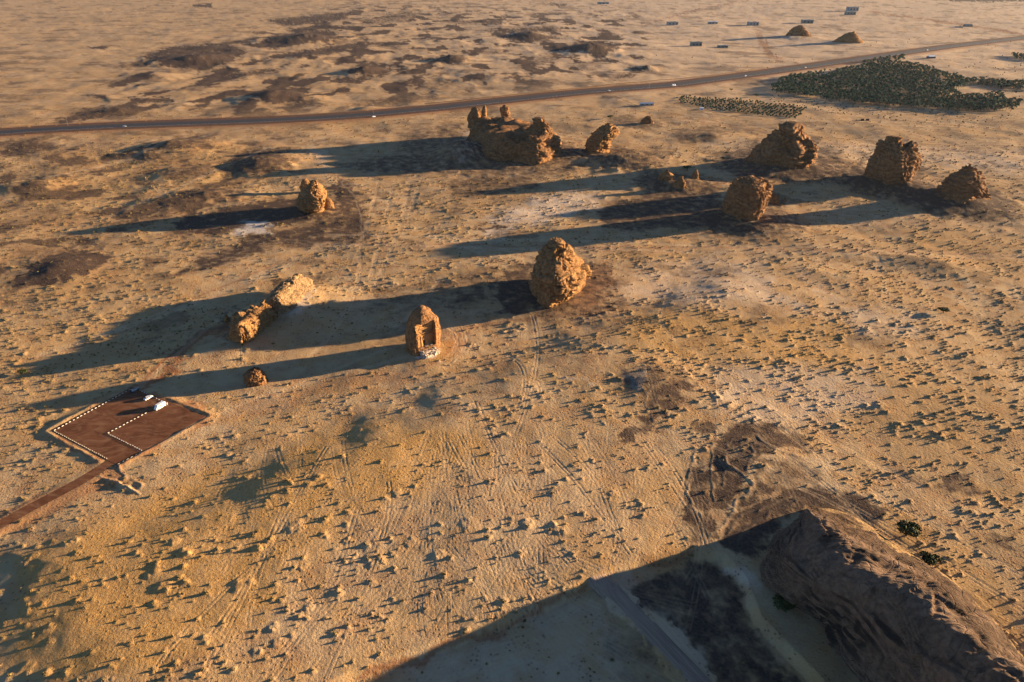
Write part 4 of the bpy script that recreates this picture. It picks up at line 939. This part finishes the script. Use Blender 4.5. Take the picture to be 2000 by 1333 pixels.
    at=o.data.color_attributes.new('bed','FLOAT_COLOR','POINT'); dd_=np.ones((len(Pn),4),np.float32); dd_[:,0]=sm((tu-2.75+.5*fb3(Pn/9,91,3))/.5); dd_[:,1]=rim*sm((.55-tl)/.25)*np.clip(.5+1.3*fb3(Pn/12,94,2),0,1); dd_[:,2]=dome*sm((7.5-su+2*fb3(Pn/16,92,3))/2.5); dd_[:,3]=sm((tu-3.62+.35*fb3(Pn/8,93,3))/.25)
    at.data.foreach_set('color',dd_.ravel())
    if np.mean([p.normal.z for p in o.data.polygons[5000:6000]])<0: o.data.flip_normals()
    tag(o,'huge banded sandstone outcrop in shadow filling the lower right corner','rock')
    return o,G
near,NG=nearrock()

# ------------------------------------------------------------------ highway, dirt road, car park
def strip(name,pts,w0,w1,zoff,mat,sub=60,edge=0):
    pts=np.array([P(*p) for p in pts]); 
    d=np.r_[0,np.cumsum(np.linalg.norm(np.diff(pts,axis=0),axis=1))]; n=int(d[-1]/sub*10)+2
    t=np.linspace(0,d[-1],n); q=np.stack([np.interp(t,d,pts[:,0]),np.interp(t,d,pts[:,1])],1)
    for _ in range(20): q[1:-1]=(q[:-2]+2*q[1:-1]+q[2:])/4
    g_=np.gradient(q,axis=0); nn_=np.stack([-g_[:,1],g_[:,0]],1); nn_/=np.linalg.norm(nn_,axis=1)[:,None]
    cols=[w0+(w1-w0)*k/6 for k in range(7)]
    vs=np.concatenate([np.c_[q+nn_*c,np.full(n,zoff)] for c in cols]); I=np.arange(7*n).reshape(7,n)
    Qd=np.stack([I[:-1,:-1],I[:-1,1:],I[1:,1:],I[1:,:-1]],-1).reshape(-1,4)
    o=npmesh(name,vs,Qd[:,::-1],mat,False)
    if o.data.polygons[0].normal.z<0: o.data.flip_normals()
    tag(o,kind='structure'); return o
strip('road_shoulder',ROAD,-27,30,1.86,SHOULD)
strip('highway',ROAD,-12,12,1.92,ASPH)
strip('road_edge_line',ROAD,-11.2,-10.9,1.94,WHITEP)
strip('dirt_road',DIRT,-2.9,2.9,.40,REDG,20)
er=strip('earth_road',[(1160,1128),(1200,1150),(1300,1252),(1440,1400),(1560,1540)],-4.6,4.6,0,PALED,20)
v_=np.empty(len(er.data.vertices)*3); er.data.vertices.foreach_get('co',v_); v_=v_.reshape(-1,3); n_=len(v_)//7; cz=terr(v_[3*n_:4*n_,0],v_[3*n_:4*n_,1]); kz=np.convolve(np.pad(cz,4,mode='edge'),np.ones(9)/9,'valid')
for c_ in range(7): v_[c_*n_:(c_+1)*n_,2]=kz+(.15,.95,1.05,1.0,1.05,.95,.15)[c_]-(.9 if c_ in (0,6) else 0)
er.data.vertices.foreach_set('co',v_.ravel()); er.data.update()
m=MB(); m.loft([[(*(np.mean(LOTW,0)+(p-np.mean(LOTW,0))*1.03),.2) for p in LOTW[::-1]],[(*p,.46) for p in LOTW[::-1]]])
lot=m.build('parking_lot',REDG); tag(lot,kind='structure')
bm=bmesh.new(); bm.from_mesh(lot.data); bmesh.ops.recalc_face_normals(bm,faces=bm.faces); bm.to_mesh(lot.data); bm.free()
# pale barrier blocks
m=MB(); m.box((0,0,.16),(1.0,.26,.32),0,.82); m.box((0,0,.34),(.8,.18,.05),0,.9)
blk=m.build('barrier_block',CONC); first=True
BL=[((107,841),(253,762),22,'along the far left edge of the red car park','blocks along the far left edge'),((107,843),(208,896),27,'along the near left edge of the red car park','blocks along the near left edge'),
((212,846),(284,808),11,'along the far side of the inner corner of the car park','blocks on the far inner line'),((212,848),(276,880),16,'along the near side of the inner corner of the car park','blocks on the near inner line'),
((275,885),(232,907),6,'beside the car park entrance at its near corner','blocks beside the entrance'),((273,763),(324,788),12,'along the far right edge of the car park behind the white cars','blocks along the far right edge')]
for (a,b,n,lab,gr) in BL:
    A,B=P(*a,.45),P(*b,.45); an=math.atan2(B[1]-A[1],B[0]-A[0])
    for k in range(n):
        o=blk if first else blk.copy()
        if not first: COL.objects.link(o)
        first=False
        p=A+(B-A)*k/(n-1)+rng.normal(0,.06,2); o.location=(p[0],p[1],.46); o.rotation_euler=(0,0,an+rng.normal(0,.05)); 
        Ls=np.linalg.norm(B-A)/(n-1)*random.uniform(.42,.58); o.scale=(Ls,1.1,1)
        tag(o,'low whitewashed block '+lab,'barrier block',gr)

# ------------------------------------------------------------------ vehicles
def vehicle(name,loc,rz,L,Wd,H,kind,paint,label,cat,group=None,parts=True):
    root=empty(name,loc,rz); tag(root,label,cat,group)
    def ring(x,w,z0,z1): return [(x,-w/2,z0),(x,w/2,z0),(x,w/2*.97,z1*.7+z0*.3),(x,w/2*.88,z1),(x,-w/2*.88,z1),(x,-w/2*.97,z1*.7+z0*.3)]
    m=MB()
    if kind=='van':
        m.loft([ring(-L/2,Wd*.94,.35,H*.93),ring(-L/2+.15,Wd,.3,H),ring(L*.28,Wd,.3,H),ring(L*.36,Wd*.98,.3,H*.78),ring(L*.42,Wd*.96,.3,H*.5),ring(L/2,Wd*.88,.35,H*.42)])
        body=m.build('body',paint,root,False)
        g_=MB(); g_.box((L*.335,0,H*.72),(.10,Wd*.8,H*.28),0,.95); g_.box((L*.12,0,H*.74),(L*.28,Wd*1.0,H*.22)); g_.box((-L/2+.02,0,H*.68),(.06,Wd*.7,H*.25)); g_.build('windows',GLASS,root)
    else:
        m.loft([ring(-L/2,Wd*.9,.4,H*.55),ring(-L/2+.25,Wd,.3,H*.62),ring(L*.2,Wd,.3,H*.62),ring(L*.42,Wd*.96,.3,H*.55),ring(L/2,Wd*.85,.38,H*.45)]); m.build('body',paint,root)
        c=MB(); c.box((-L*.06,0,H*.79),(L*.52,Wd*.9,H*.36),0,.76); c.build('windows',GLASS,root)
        c=MB(); c.box((-L*.06,0,H*.985),(L*.40,Wd*.70,.05)); c.build('roof',paint,root)
    for sx in (-.32,.32):
        for sy in (-1,1):
            w=MB(); w.tube((L*sx,sy*(Wd/2-.22),.34),(L*sx,sy*(Wd/2+.01),.34),.34,.34,12); w.build('wheel',TYRE,root)
            if parts:
                pass
    l_=MB(); l_.box((L/2-.02,Wd*.32,.68),(.08,.3,.16)); l_.build('headlight',STEEL,root)
    l_=MB(); l_.box((L/2-.02,-Wd*.32,.68),(.08,.3,.16)); l_.build('headlight',STEEL,root)
    return root
def gp(px,py,z): p=P(px,py,z); return (p[0],p[1],z)
da=P(253,762)-P(107,841); dir1=math.atan2(da[1],da[0])
vehicle('parked_van',gp(313,797,.47),dir1+math.pi,5.9,2.1,2.6,'van',WHITEP,'large white van parked on the red gravel car park','van')
vehicle('parked_car',gp(290,779,.47),dir1,4.7,1.85,1.5,'car',WHITEP,'low white car parked between the white van and the dark blue car','car')
vehicle('parked_car',gp(264,764,.47),dir1,4.6,1.9,1.7,'car',BLUEP,'dark blue car parked at the far corner of the car park','car')
rd=P(1400,157)-P(1200,176); rdir=math.atan2(rd[1],rd[0])
def rz_at(px):
    for a,b in zip(ROAD[:-1],ROAD[1:]):
        if a[0]<=px<=b[0]:
            q=P(*b)-P(*a); f=(px-a[0])/(b[0]-a[0]); return math.atan2(q[1],q[0]),a[1]+(b[1]-a[1])*f
for (px,off,L,kind,lab,cat) in ((1316,0,7.5,'van','white lorry driving on the highway above the two orchards','lorry'),(1190,0,4.6,'car','white car on the highway just above the long pale shed','car'),
   (243,0,4.6,'car','white car on the highway near the left edge of the picture','car'),(1456,0,4.4,'car','white car on the highway between the lorry and the palm grove','car'),(1573,0,4.4,'car','white car on the highway passing the top of the palm grove','car'),(1811,0,4.8,'car','white car on the highway above the white tent-like shed','car')):
    a,y=rz_at(px); vehicle('road_lorry' if kind=='van' else 'road_car',gp(px,y,1.93),a,L*1.05,2.3,2.9 if kind=='van' else 1.6,kind,WHITEP,lab,cat)
a,y=rz_at(732); c=gp(730,229,1.9)
vehicle('parked_pickup',c,a+.2,5.4,2.0,1.9,'car',WHITEP,'white pickup stopped on the road shoulder beside a lamp post','pickup')

# persons by the van
def person(px,py,col,label,ht=1.75):
    root=empty('person',gp(px,py,.47)); tag(root,label,'person')
    m=MB(); 
    def ring(z,a,b,x=0): return [(x+math.cos(t*math.pi/4)*a,math.sin(t*math.pi/4)*b,z) for t in range(8)]
    m.loft([ring(.0,.10,.16),ring(.45,.12,.17),ring(.9,.15,.2),ring(1.2,.15,.22),ring(1.42,.13,.25),ring(1.5,.06,.07),ring(1.56,.07,.08),ring(1.66,.09,.10),ring(1.75,.06,.06)]); m.build('body',col,root,True)
    return root
CL=simple('black_cloth',(.015,.015,.018)); CW=simple('white_cloth',(.6,.6,.58))
person(324,789,CL,'person in long black clothing standing behind the white van')
person(327.5,791.5,CW,'person in white clothing standing behind the white van')

# ------------------------------------------------------------------ sheds and far buildings
def shed(name,px,py,w,d,h,rz,wall,roof,label,cat='shed',pitched=False,openings=3,group=None):
    k_=(.8 if w>30 else 1.0); w*=k_; d*=k_; h=h*(1.25 if w>24 else 1.0); c=W3(px,py); root=empty(name,c,R(rz)); tag(root,label,cat,group)
    m=MB(); m.box((0,0,h/2-.5),(w,d,h+1)); m.build('wall',wall,root)
    m=MB()
    if pitched: m.loft([[(-w/2-.4,-d/2-.4,h),(-w/2-.4,d/2+.4,h),(-w/2-.4,0,h+d*.22)],[(w/2+.4,-d/2-.4,h),(w/2+.4,d/2+.4,h),(w/2+.4,0,h+d*.22)]])
    else: m.box((0,0,h+.17),(w+.8,d+.8,.3)); m.box((w*.2,0,h+.8),(w*.18,d*.3,1.0))
    m.build('roof',roof,root)
    for k in range(openings):
        x=-w/2+w*(k+.5)/openings; q=MB(); q.box((x,-d/2-.03,h*.45),(w/openings*.35,.1,h*.4)); q.build('door' if k==0 else 'window',DARKM,root)
    q=MB(); q.box((w/2+.03,0,h*.4),(.1,d*.35,h*.6)); q.build('window',DARKM,root)
    return root
shed('long_shed',1263,206,21,6,3.0,2,GREY,simple('pale_blue_roof_sheet',(.45,.52,.56),.5,.3,.1),'long low pale shed left of the young orchard','shed',True)
shed('white_hut',1370,215,5.5,4,3.0,5,WHITEP,WHITEP,'small white hut at the corner of the young orchard','hut',False,1)
shed('farm_shed',1359,90,34,22,8,8,TEAL,TEAL,'dark farm shed with a taller back part, nearest the camera of the far sheds','shed')
shed('low_shed',1411,93,34,20,4,-10,TEAL,TEAL,'flat dark lean-to right of the nearest far farm shed','shed')
shed('farm_shed',1313,49,44,30,8,5,GREY,TEAL,'leftmost dark shed on the far pale plain','shed')
shed('farm_shed',1392,47,40,24,6,-5,BEIGE,simple('white_roof_sheet',(.7,.72,.74),.4,.3,.1),'white-roofed shed between two dark sheds on the far plain','shed')
shed('farm_shed',1470,50,42,28,9,6,GREY,GREY,'grey block house at the head of the red track on the far plain','house')
shed('farm_shed',1576,46,46,34,10,-4,TEAL,GREY,'green-grey block house just behind the far brown rock mound','house')
shed('farm_house',1664,22,52,40,14,6,GREY,BEIGE,'tall pale house, rear one of the far pair at the top of the picture','house')
shed('farm_house',1660,29,50,26,9,6,TEAL,GREY,'low grey-green house, front one of the far pair at the top of the picture','house')
shed('tent_shed',1818,114,16,11,4,12,BLUEP,WHITEP,'white-roofed shed beside the highway beyond the palm grove','shed',True,2)
shed('grove_hut',1610,151,9,7,6,8,GREY,simple('pale_blue_sheet',(.4,.55,.6),.5,.3,.1),'small pale blue roofed hut inside the palm grove','hut',False,1)
shed('far_camp',1178,8,70,40,7,3,GREY,TEAL,'long dark compound at the very top centre of the picture','compound')
shed('low_shed',1873,54,20,16,3,-5,TEAL,TEAL,'small low dark shed, left of two below the far red track','shed',False,1)
shed('low_shed',1890,52,24,18,4,4,TEAL,TEAL,'small domed dark shed, right of two below the far red track','shed',True,1)
for (px,py,lab) in ((1684,236,'left of two small dark tents on the sand below the palm grove'),(1694,236,'right of two small dark tents on the sand below the palm grove')):
    c=W3(px,py); m=MB(); m.loft([[(-2.2,-1.8,-.3),(-2.2,1.8,-.3),(-1.9,1.3,1.6),(-1.9,0,2.5),(-1.9,-1.3,1.6)],[(2.2,-1.8,-.3),(2.2,1.8,-.3),(1.9,1.3,1.6),(1.9,0,2.5),(1.9,-1.3,1.6)]]); o=m.build('tent',CL); o.location=c; tag(o,lab,'tent')

# fences
def fence(name,pts,label,sp=9,h=1.8,wall=False,mat=BARK):
    q=np.array([P(*p) for p in pts]); d=np.r_[0,np.cumsum(np.linalg.norm(np.diff(q,axis=0),axis=1))]; n=min(int(d[-1]/sp),98)
    t=np.linspace(0,d[-1],n); X=np.interp(t,d,q[:,0]); Y=np.interp(t,d,q[:,1]); Z=terr(X,Y)
    root=empty(name,(X[0],Y[0],Z[0])); tag(root,label,'fence')
    mp=MB(); mp.box((0,0,h/2-.2),(.28,.28,h+.4),0,.8); base_=None
    for k in range(n):
        if base_ is None: o=mp.build('post',mat,root); base_=o
        else: o=base_.copy(); COL.objects.link(o); o.parent=root
        o.location=(X[k]-X[0],Y[k]-Y[0],Z[k]-Z[0])
    m=MB()
    for k in range(n-1):
        for hz in ((.5,1.0,1.5) if not wall else (.5,)):
            a=Vector((X[k]-X[0],Y[k]-Y[0],Z[k]-Z[0]+hz)); b=Vector((X[k+1]-X[0],Y[k+1]-Y[0],Z[k+1]-Z[0]+hz))
            if wall:
                an=math.atan2(b.y-a.y,b.x-a.x); c=(a+b)/2; m.box((c.x,c.y,c.z),((b-a).length,.35,1.2),an)
            else: m.tube(a,b,.05,.05,3)
    m.build('wire' if not wall else 'bank',mat,root)
    return root
fence('wire_fence',[(1192,188),(1240,209),(1300,222),(1400,240),(1500,258),(1640,273),(1800,283),(2000,290)],'fence running from the highway down past the young orchard to the right edge',11,1.3)
fence('field_fence',[(1690,231),(1830,244),(1985,258),(1992,265)],'fence on the sand just below the palm grove',8)
fence('orchard_fence',[(1290,188),(1420,200),(1560,212),(1640,226)],'fence between the young orchard and the palm grove',7)
fence('roadside_fence',[(830,203),(960,192),(1100,178),(1250,163),(1400,148),(1500,134)],'fence of dark panels along the far side of the highway',11,1.8,True)
# lamp posts
def lamp(px,py,h,label):
    c=W3(px,py); root=empty('lamp_post',c); tag(root,label,'lamp post','lamp posts along the highway')
    m=MB(); m.tube((0,0,-.3),(0,0,h),.14,.08,6); m.build('pole',STEEL,root)
    m=MB(); m.tube((-1.6,0,h),(1.6,0,h),.08,.08,4); m.build('arm',STEEL,root)
    for s in (-1,1):
        m=MB(); m.box((s*1.7,0,h+.02),(.9,.3,.14)); m.build('lamp_head',STEEL,root)
for (x,y,h,l) in ((729,222,17,'lamp post beside the stopped white pickup'),(829,207,12,'lamp post right of the stopped white pickup'),(718,217,8,'short thin lamp post left of the stopped white pickup'),(1268,172,12,'lamp post beside the highway above the long pale shed'),(133,246,12,'lamp post beside the highway near the left edge')): lamp(x,y,h,l)

# ------------------------------------------------------------------ trees
def crown_mesh(name,n,r,h,seed,leaf,mat,z0=0,lumps=5):
    g=np.random.default_rng(seed); cs=[(g.uniform(-.55,.55)*r,g.uniform(-.55,.55)*r,g.uniform(-.25,.3)*h,g.uniform(.4,.62)) for _ in range(lumps)]
    vs=[];fs=[]
    for i in range(n):
        c=cs[g.integers(lumps)]; d=g.normal(size=3); d/=np.linalg.norm(d); q=g.uniform(.55,1)**.6*c[3]
        p=np.array([c[0]+d[0]*q*r,c[1]+d[1]*q*r,z0+c[2]+d[2]*q*h*.7])
        u=g.normal(size=3); u/=np.linalg.norm(u); w=np.cross(u,d); w/=np.linalg.norm(w)+1e-9; s=leaf*g.uniform(.6,1.3); b=len(vs)
        vs+=[tuple(p-u*s),tuple(p+w*s*.7),tuple(p+u*s),tuple(p-w*s*.7)]; fs.append((b,b+1,b+2,b+3))
    me_=D.meshes.new(name); me_.from_pydata(vs,[],fs); me_.materials.append(mat); return me_
def tree(px,py,r,h,seed,label,z=None,cat='tree',group=None,n=900):
    c=W3(px,py) if z is None else Vector((*P(px,py,z),z)); root=empty('acacia_tree',c); tag(root,label,cat,group)
    m=MB(); m.tube((0,0,-.4),(0,0,h*.45),r*.09,r*.06,7)
    g=random.Random(seed)
    for k in range(5):
        t=k*1.26+g.uniform(-.3,.3); m.tube((0,0,h*.35),(math.cos(t)*r*.5,math.sin(t)*r*.5,h*.7),r*.05,r*.02,5)
    m.build('trunk',BARK,root)
    o=D.objects.new('crown',crown_mesh('crown',n,r,h*.5,seed,r*.11,LEAF,h*.66,7)); COL.objects.link(o); o.parent=root
    return root
tree(1770,1046,5.0,5.5,1,'round green tree on the sand beside the near outcrop, farther of the two')
tree(1815,1106,4.6,4.6,2,'round green tree hugging the near outcrop, nearer of the two')
tree(1842,612,3.4,4.0,3,'lone dark tree with a long shadow on the right of the plain')
tree(1526,1186,5.0,4.5,4,'dark spreading bush at the shaded foot of the near outcrop','',) if False else None
t_=W3(1526,1190); tree(1526,1190,5.2,3.6,4,'dark spreading tree in shade at the left foot of the near outcrop')
tree(46,730,2.4,2.6,6,'small green tree at the left edge of the picture')
tree(1192,233,5,6,7,'lone tree between the overhanging rock and the small lone rock',n=300)
tree(1418,302,3,3.5,8,'small tree in shade left of the wide dome rock, upper one',n=250)
tree(1342,332,5,4,9,'dark tree in shade above the low brown rise',n=300)
tree(1412,312,3.4,3,10,'small tree in shade left of the wide dome rock, lower one',n=250)
tree(1595,1122,3.6,2.2,11,'dark bush growing on the smooth dome of the near outcrop',z=17.0,n=500)
tree(1477,190,5,5,12,'lone tree on the sand left of the palm grove',n=250); tree(1428,178,4,4,13,'small tree on the brown ground between highway and orchard',n=200)

def palm_mesh(seed,mat=PALML,r=3.6,h=6.0):
    g=random.Random(seed); m=MB(); m.tube((0,0,-.5),(0,0,h),.25,.2,5); nf=len(m.f); 
    for k in range(20):
        t=k*2.4+g.uniform(-.2,.2); e=g.uniform(-.2,1.0); pts=[]
        for q in (0,.4,.75,1): pts.append(Vector((math.cos(t)*r*q*math.cos(e*.8),math.sin(t)*r*q*math.cos(e*.8),h+r*(q*math.sin(e)*1.1-q*q*.75))))
        sidev=Vector((-math.sin(t),math.cos(t),.15))
        for i in range(3):
            w0=(.25,.75,.6,.1)[i]; w1=(.25,.75,.6,.1)[i+1]; b=len(m.v)
            m.v+=[tuple(pts[i]-sidev*w0),tuple(pts[i]+sidev*w0),tuple(pts[i+1]+sidev*w1),tuple(pts[i+1]-sidev*w1)]; m.f.append((b,b+1,b+2,b+3))
    me_=D.meshes.new('date_palm'); me_.from_pydata(m.v,[],m.f); me_.materials.append(BARK); me_.materials.append(mat)
    me_.polygons.foreach_set('material_index',[0]*nf+[1]*(len(m.f)-nf)); return me_
PM=[palm_mesh(k,r=3.7+.3*(k%3),h=5.5+.8*(k%4)) for k in range(6)]
GROVE=[(1505,172),(1530,152),(1570,146),(1640,138),(1690,130),(1745,122),(1790,128),(1860,147),(1905,160),(1880,170),(1862,178),(1880,190),(1950,186),(1992,205),(1975,222),(1900,219),(1800,214),(1700,206),(1620,196),(1560,188),(1510,182)]
GROVE2=[(1900,155),(2060,166),(2060,178),(1960,172),(1890,162)]; GROVE3=[(1680,124),(1765,112),(1768,117),(1690,129)]; GROVE4=[(1975,106),(2050,112),(2050,122),(1980,114)]
pts=[]
x0,x1=min(P(*p)[0] for p in GROVE2+GROVE),max(P(*p)[0] for p in GROVE2+GROVE)
y0,y1=900,2400
gx=np.arange(200,1700,7.8); gy=np.arange(950,2300,8.6); A,B=np.meshgrid(gx,gy); A=A.ravel()+rng.normal(0,1.3,A.size); B=B.ravel()+rng.normal(0,1.3,B.size)
u_,v_=U(A,B,1.0)
k_=inpoly(u_,v_,GROVE)|inpoly(u_,v_,GROVE2)|inpoly(u_,v_,GROVE3)|inpoly(u_,v_,GROVE4)
k_&=rng.random(A.size)<np.where(fbm(A/40,B/40,8,2)>-.35,.93,.45); k_&=(u_<2030)
A,B,u_,v_=A[k_],B[k_],u_[k_],v_[k_]
dr_,_=segdist(A,B,ROADW); q_=dr_>22; A,B,u_,v_=A[q_],B[q_],u_[q_],v_[q_]
Zt=terr(A,B); od=np.argsort(-v_); print('palms',len(A))
for i in od[:300]:
    o=D.objects.new('date_palm',PM[i%6]); COL.objects.link(o); o.location=(A[i],B[i],Zt[i]); o.rotation_euler=(0,0,random.uniform(0,6)); s=random.uniform(.85,1.3); o.scale=(s,s,s)
    tag(o,'date palm on the near side of the dense grove, '+('at its left end' if u_[i]<1600 else 'in its left half' if u_[i]<1720 else 'in its middle' if u_[i]<1800 else 'in its right half' if u_[i]<1890 else 'at its far right tip'),'palm tree','palms in the dense grove')
VS=[];FS=[];off=0
for i in od[300:]:
    me_=PM[i%6]
    v=np.array([x.co[:] for x in me_.vertices])[10+0:] if False else None
def merged(idx,meshes,A,B,Z,name,mat,smin=.8,smax=1.2):
    cache=[]
    for me_ in meshes:
        v=np.empty(len(me_.vertices)*3); me_.vertices.foreach_get('co',v); fs=[tuple(p.vertices) for p in me_.polygons if len(p.vertices)==4]; cache.append((v.reshape(-1,3),np.array(fs)))
    VS=[];FS=[];off=0
    for i in idx:
        v,f=cache[i%len(cache)]; t=random.uniform(0,6.28); c,s=math.cos(t),math.sin(t); q=random.uniform(smin,smax)
        X=v.copy(); X[:,0]=(v[:,0]*c-v[:,1]*s)*q+A[i]; X[:,1]=(v[:,0]*s+v[:,1]*c)*q+B[i]; X[:,2]=v[:,2]*q+Z[i]; VS.append(X); FS.append(f+off); off+=len(v)
    return npmesh(name,np.concatenate(VS),np.concatenate(FS),mat,False)
o=merged(od[300:],PM,A,B,Zt,'palm_grove',PALML); tag(o,'dense mass of date palms filling the grove beside the highway','palm grove',kind='stuff')
# young orchard in rows and the thin rows at the edge of the grove
def sapling(seed,r,h):
    me_=crown_mesh('orchard_tree',46,r,h*.8,seed,r*.42,OLIVE,h*.55,4); return me_
OM=[sapling(k,1.9,3.2) for k in range(5)]
ORCH=[(1318,192),(1340,190),(1440,194),(1520,204),(1600,214),(1632,222),(1612,238),(1560,236),(1480,226),(1400,216),(1330,202)]
e1=P(1600,215)-P(1400,196); e1/=np.linalg.norm(e1); e2=np.array([-e1[1],e1[0]])
o0=P(1450,210); cnt=0
for a_ in range(-60,60):
    for b_ in range(-40,40):
        p=o0+e1*a_*6.6+e2*b_*9.5+rng.normal(0,.5,2); u1,v1=U(p[0],p[1],.8)
        if not inpoly(np.array([u1]),np.array([v1]),ORCH)[0] or cnt>=298 or random.random()<.06: continue
        o=D.objects.new('orchard_tree',OM[(a_*7+b_)%5]); COL.objects.link(o); o.location=(p[0],p[1],float(terr(p[0:1],p[1:2])[0])); o.rotation_euler=(0,0,random.uniform(0,6)); s=random.uniform(.75,1.35); o.scale=(s,s,s); cnt+=1
        tag(o,'small round tree in the young orchard rows, '+('left end by the white hut' if u1<1390 else 'left half' if u1<1460 else 'middle' if u1<1530 else 'right half' if u1<1580 else 'thin right end'),'tree','trees in the young orchard rows')
print('orchard',cnt)
pts=[]
EDGE=[(1500,184),(1560,190),(1700,208),(1850,220),(1980,225),(1960,238),(1800,240),(1640,224),(1500,200)]
for a_ in range(-140,160):
    for b_ in range(-60,60):
        p=P(1700,215)+e1*a_*9+e2*b_*16+rng.normal(0,.9,2); u1,v1=U(p[0],p[1],.8)
        if inpoly(np.array([u1]),np.array([v1]),EDGE)[0] and random.random()<.6: pts.append(p)
for (n,poly) in ((60,[(1250,100),(2000,60),(2000,130),(1250,150)]),(90,[(1900,120),(2050,125),(2050,200),(1930,185)])):
    for _ in range(n):
        while True:
            a=(random.uniform(1250,2050),random.uniform(60,200))
            if inpoly(np.array([a[0]]),np.array([a[1]]),poly)[0]: break
        pts.append(P(*a))
pts=np.array(pts); Ze=terr(pts[:,0],pts[:,1]); dd,_=segdist(pts[:,0],pts[:,1],ROADW); ii=[i for i in range(len(pts)) if dd[i]>24]
for i in ii[:280]:
    o=D.objects.new('sapling',OM[i%5]); COL.objects.link(o); o.location=(pts[i,0],pts[i,1],Ze[i]); s=random.uniform(.4,.8); o.scale=(s,s,s)
    tag(o,'thin sapling on the sand '+('beyond the highway' if U(pts[i,0],pts[i,1])[1]<140 else 'below the left part of the palm grove' if U(pts[i,0],pts[i,1])[0]<1650 else 'below the middle of the palm grove' if U(pts[i,0],pts[i,1])[0]<1800 else 'below or beside the right tip of the palm grove'),'shrub','saplings around the palm grove')

# ------------------------------------------------------------------ air
hz=MB(); hz.box((0,0,(CAMH+30-30)/2),(2,2,2)); 
m=MB(); zb,zt=-25.0,CAMH+8; m.box((0,9000,(zb+zt)/2),(30000,20000,zt-zb))
hm_=D.materials.new('haze_air'); hm_.use_nodes=True; nt=hm_.node_tree; nt.nodes.clear()
ou=nt.nodes.new('ShaderNodeOutputMaterial'); pv=nt.nodes.new('ShaderNodeVolumePrincipled'); nt.links.new(pv.outputs[0],ou.inputs['Volume'])
pv.inputs['Color'].default_value=(.90,.93,1,1); pv.inputs['Density'].default_value=.000008; pv.inputs['Anisotropy'].default_value=.2
hzo=m.build('haze',hm_); tag(hzo,kind='stuff')
print('done',len(D.objects))
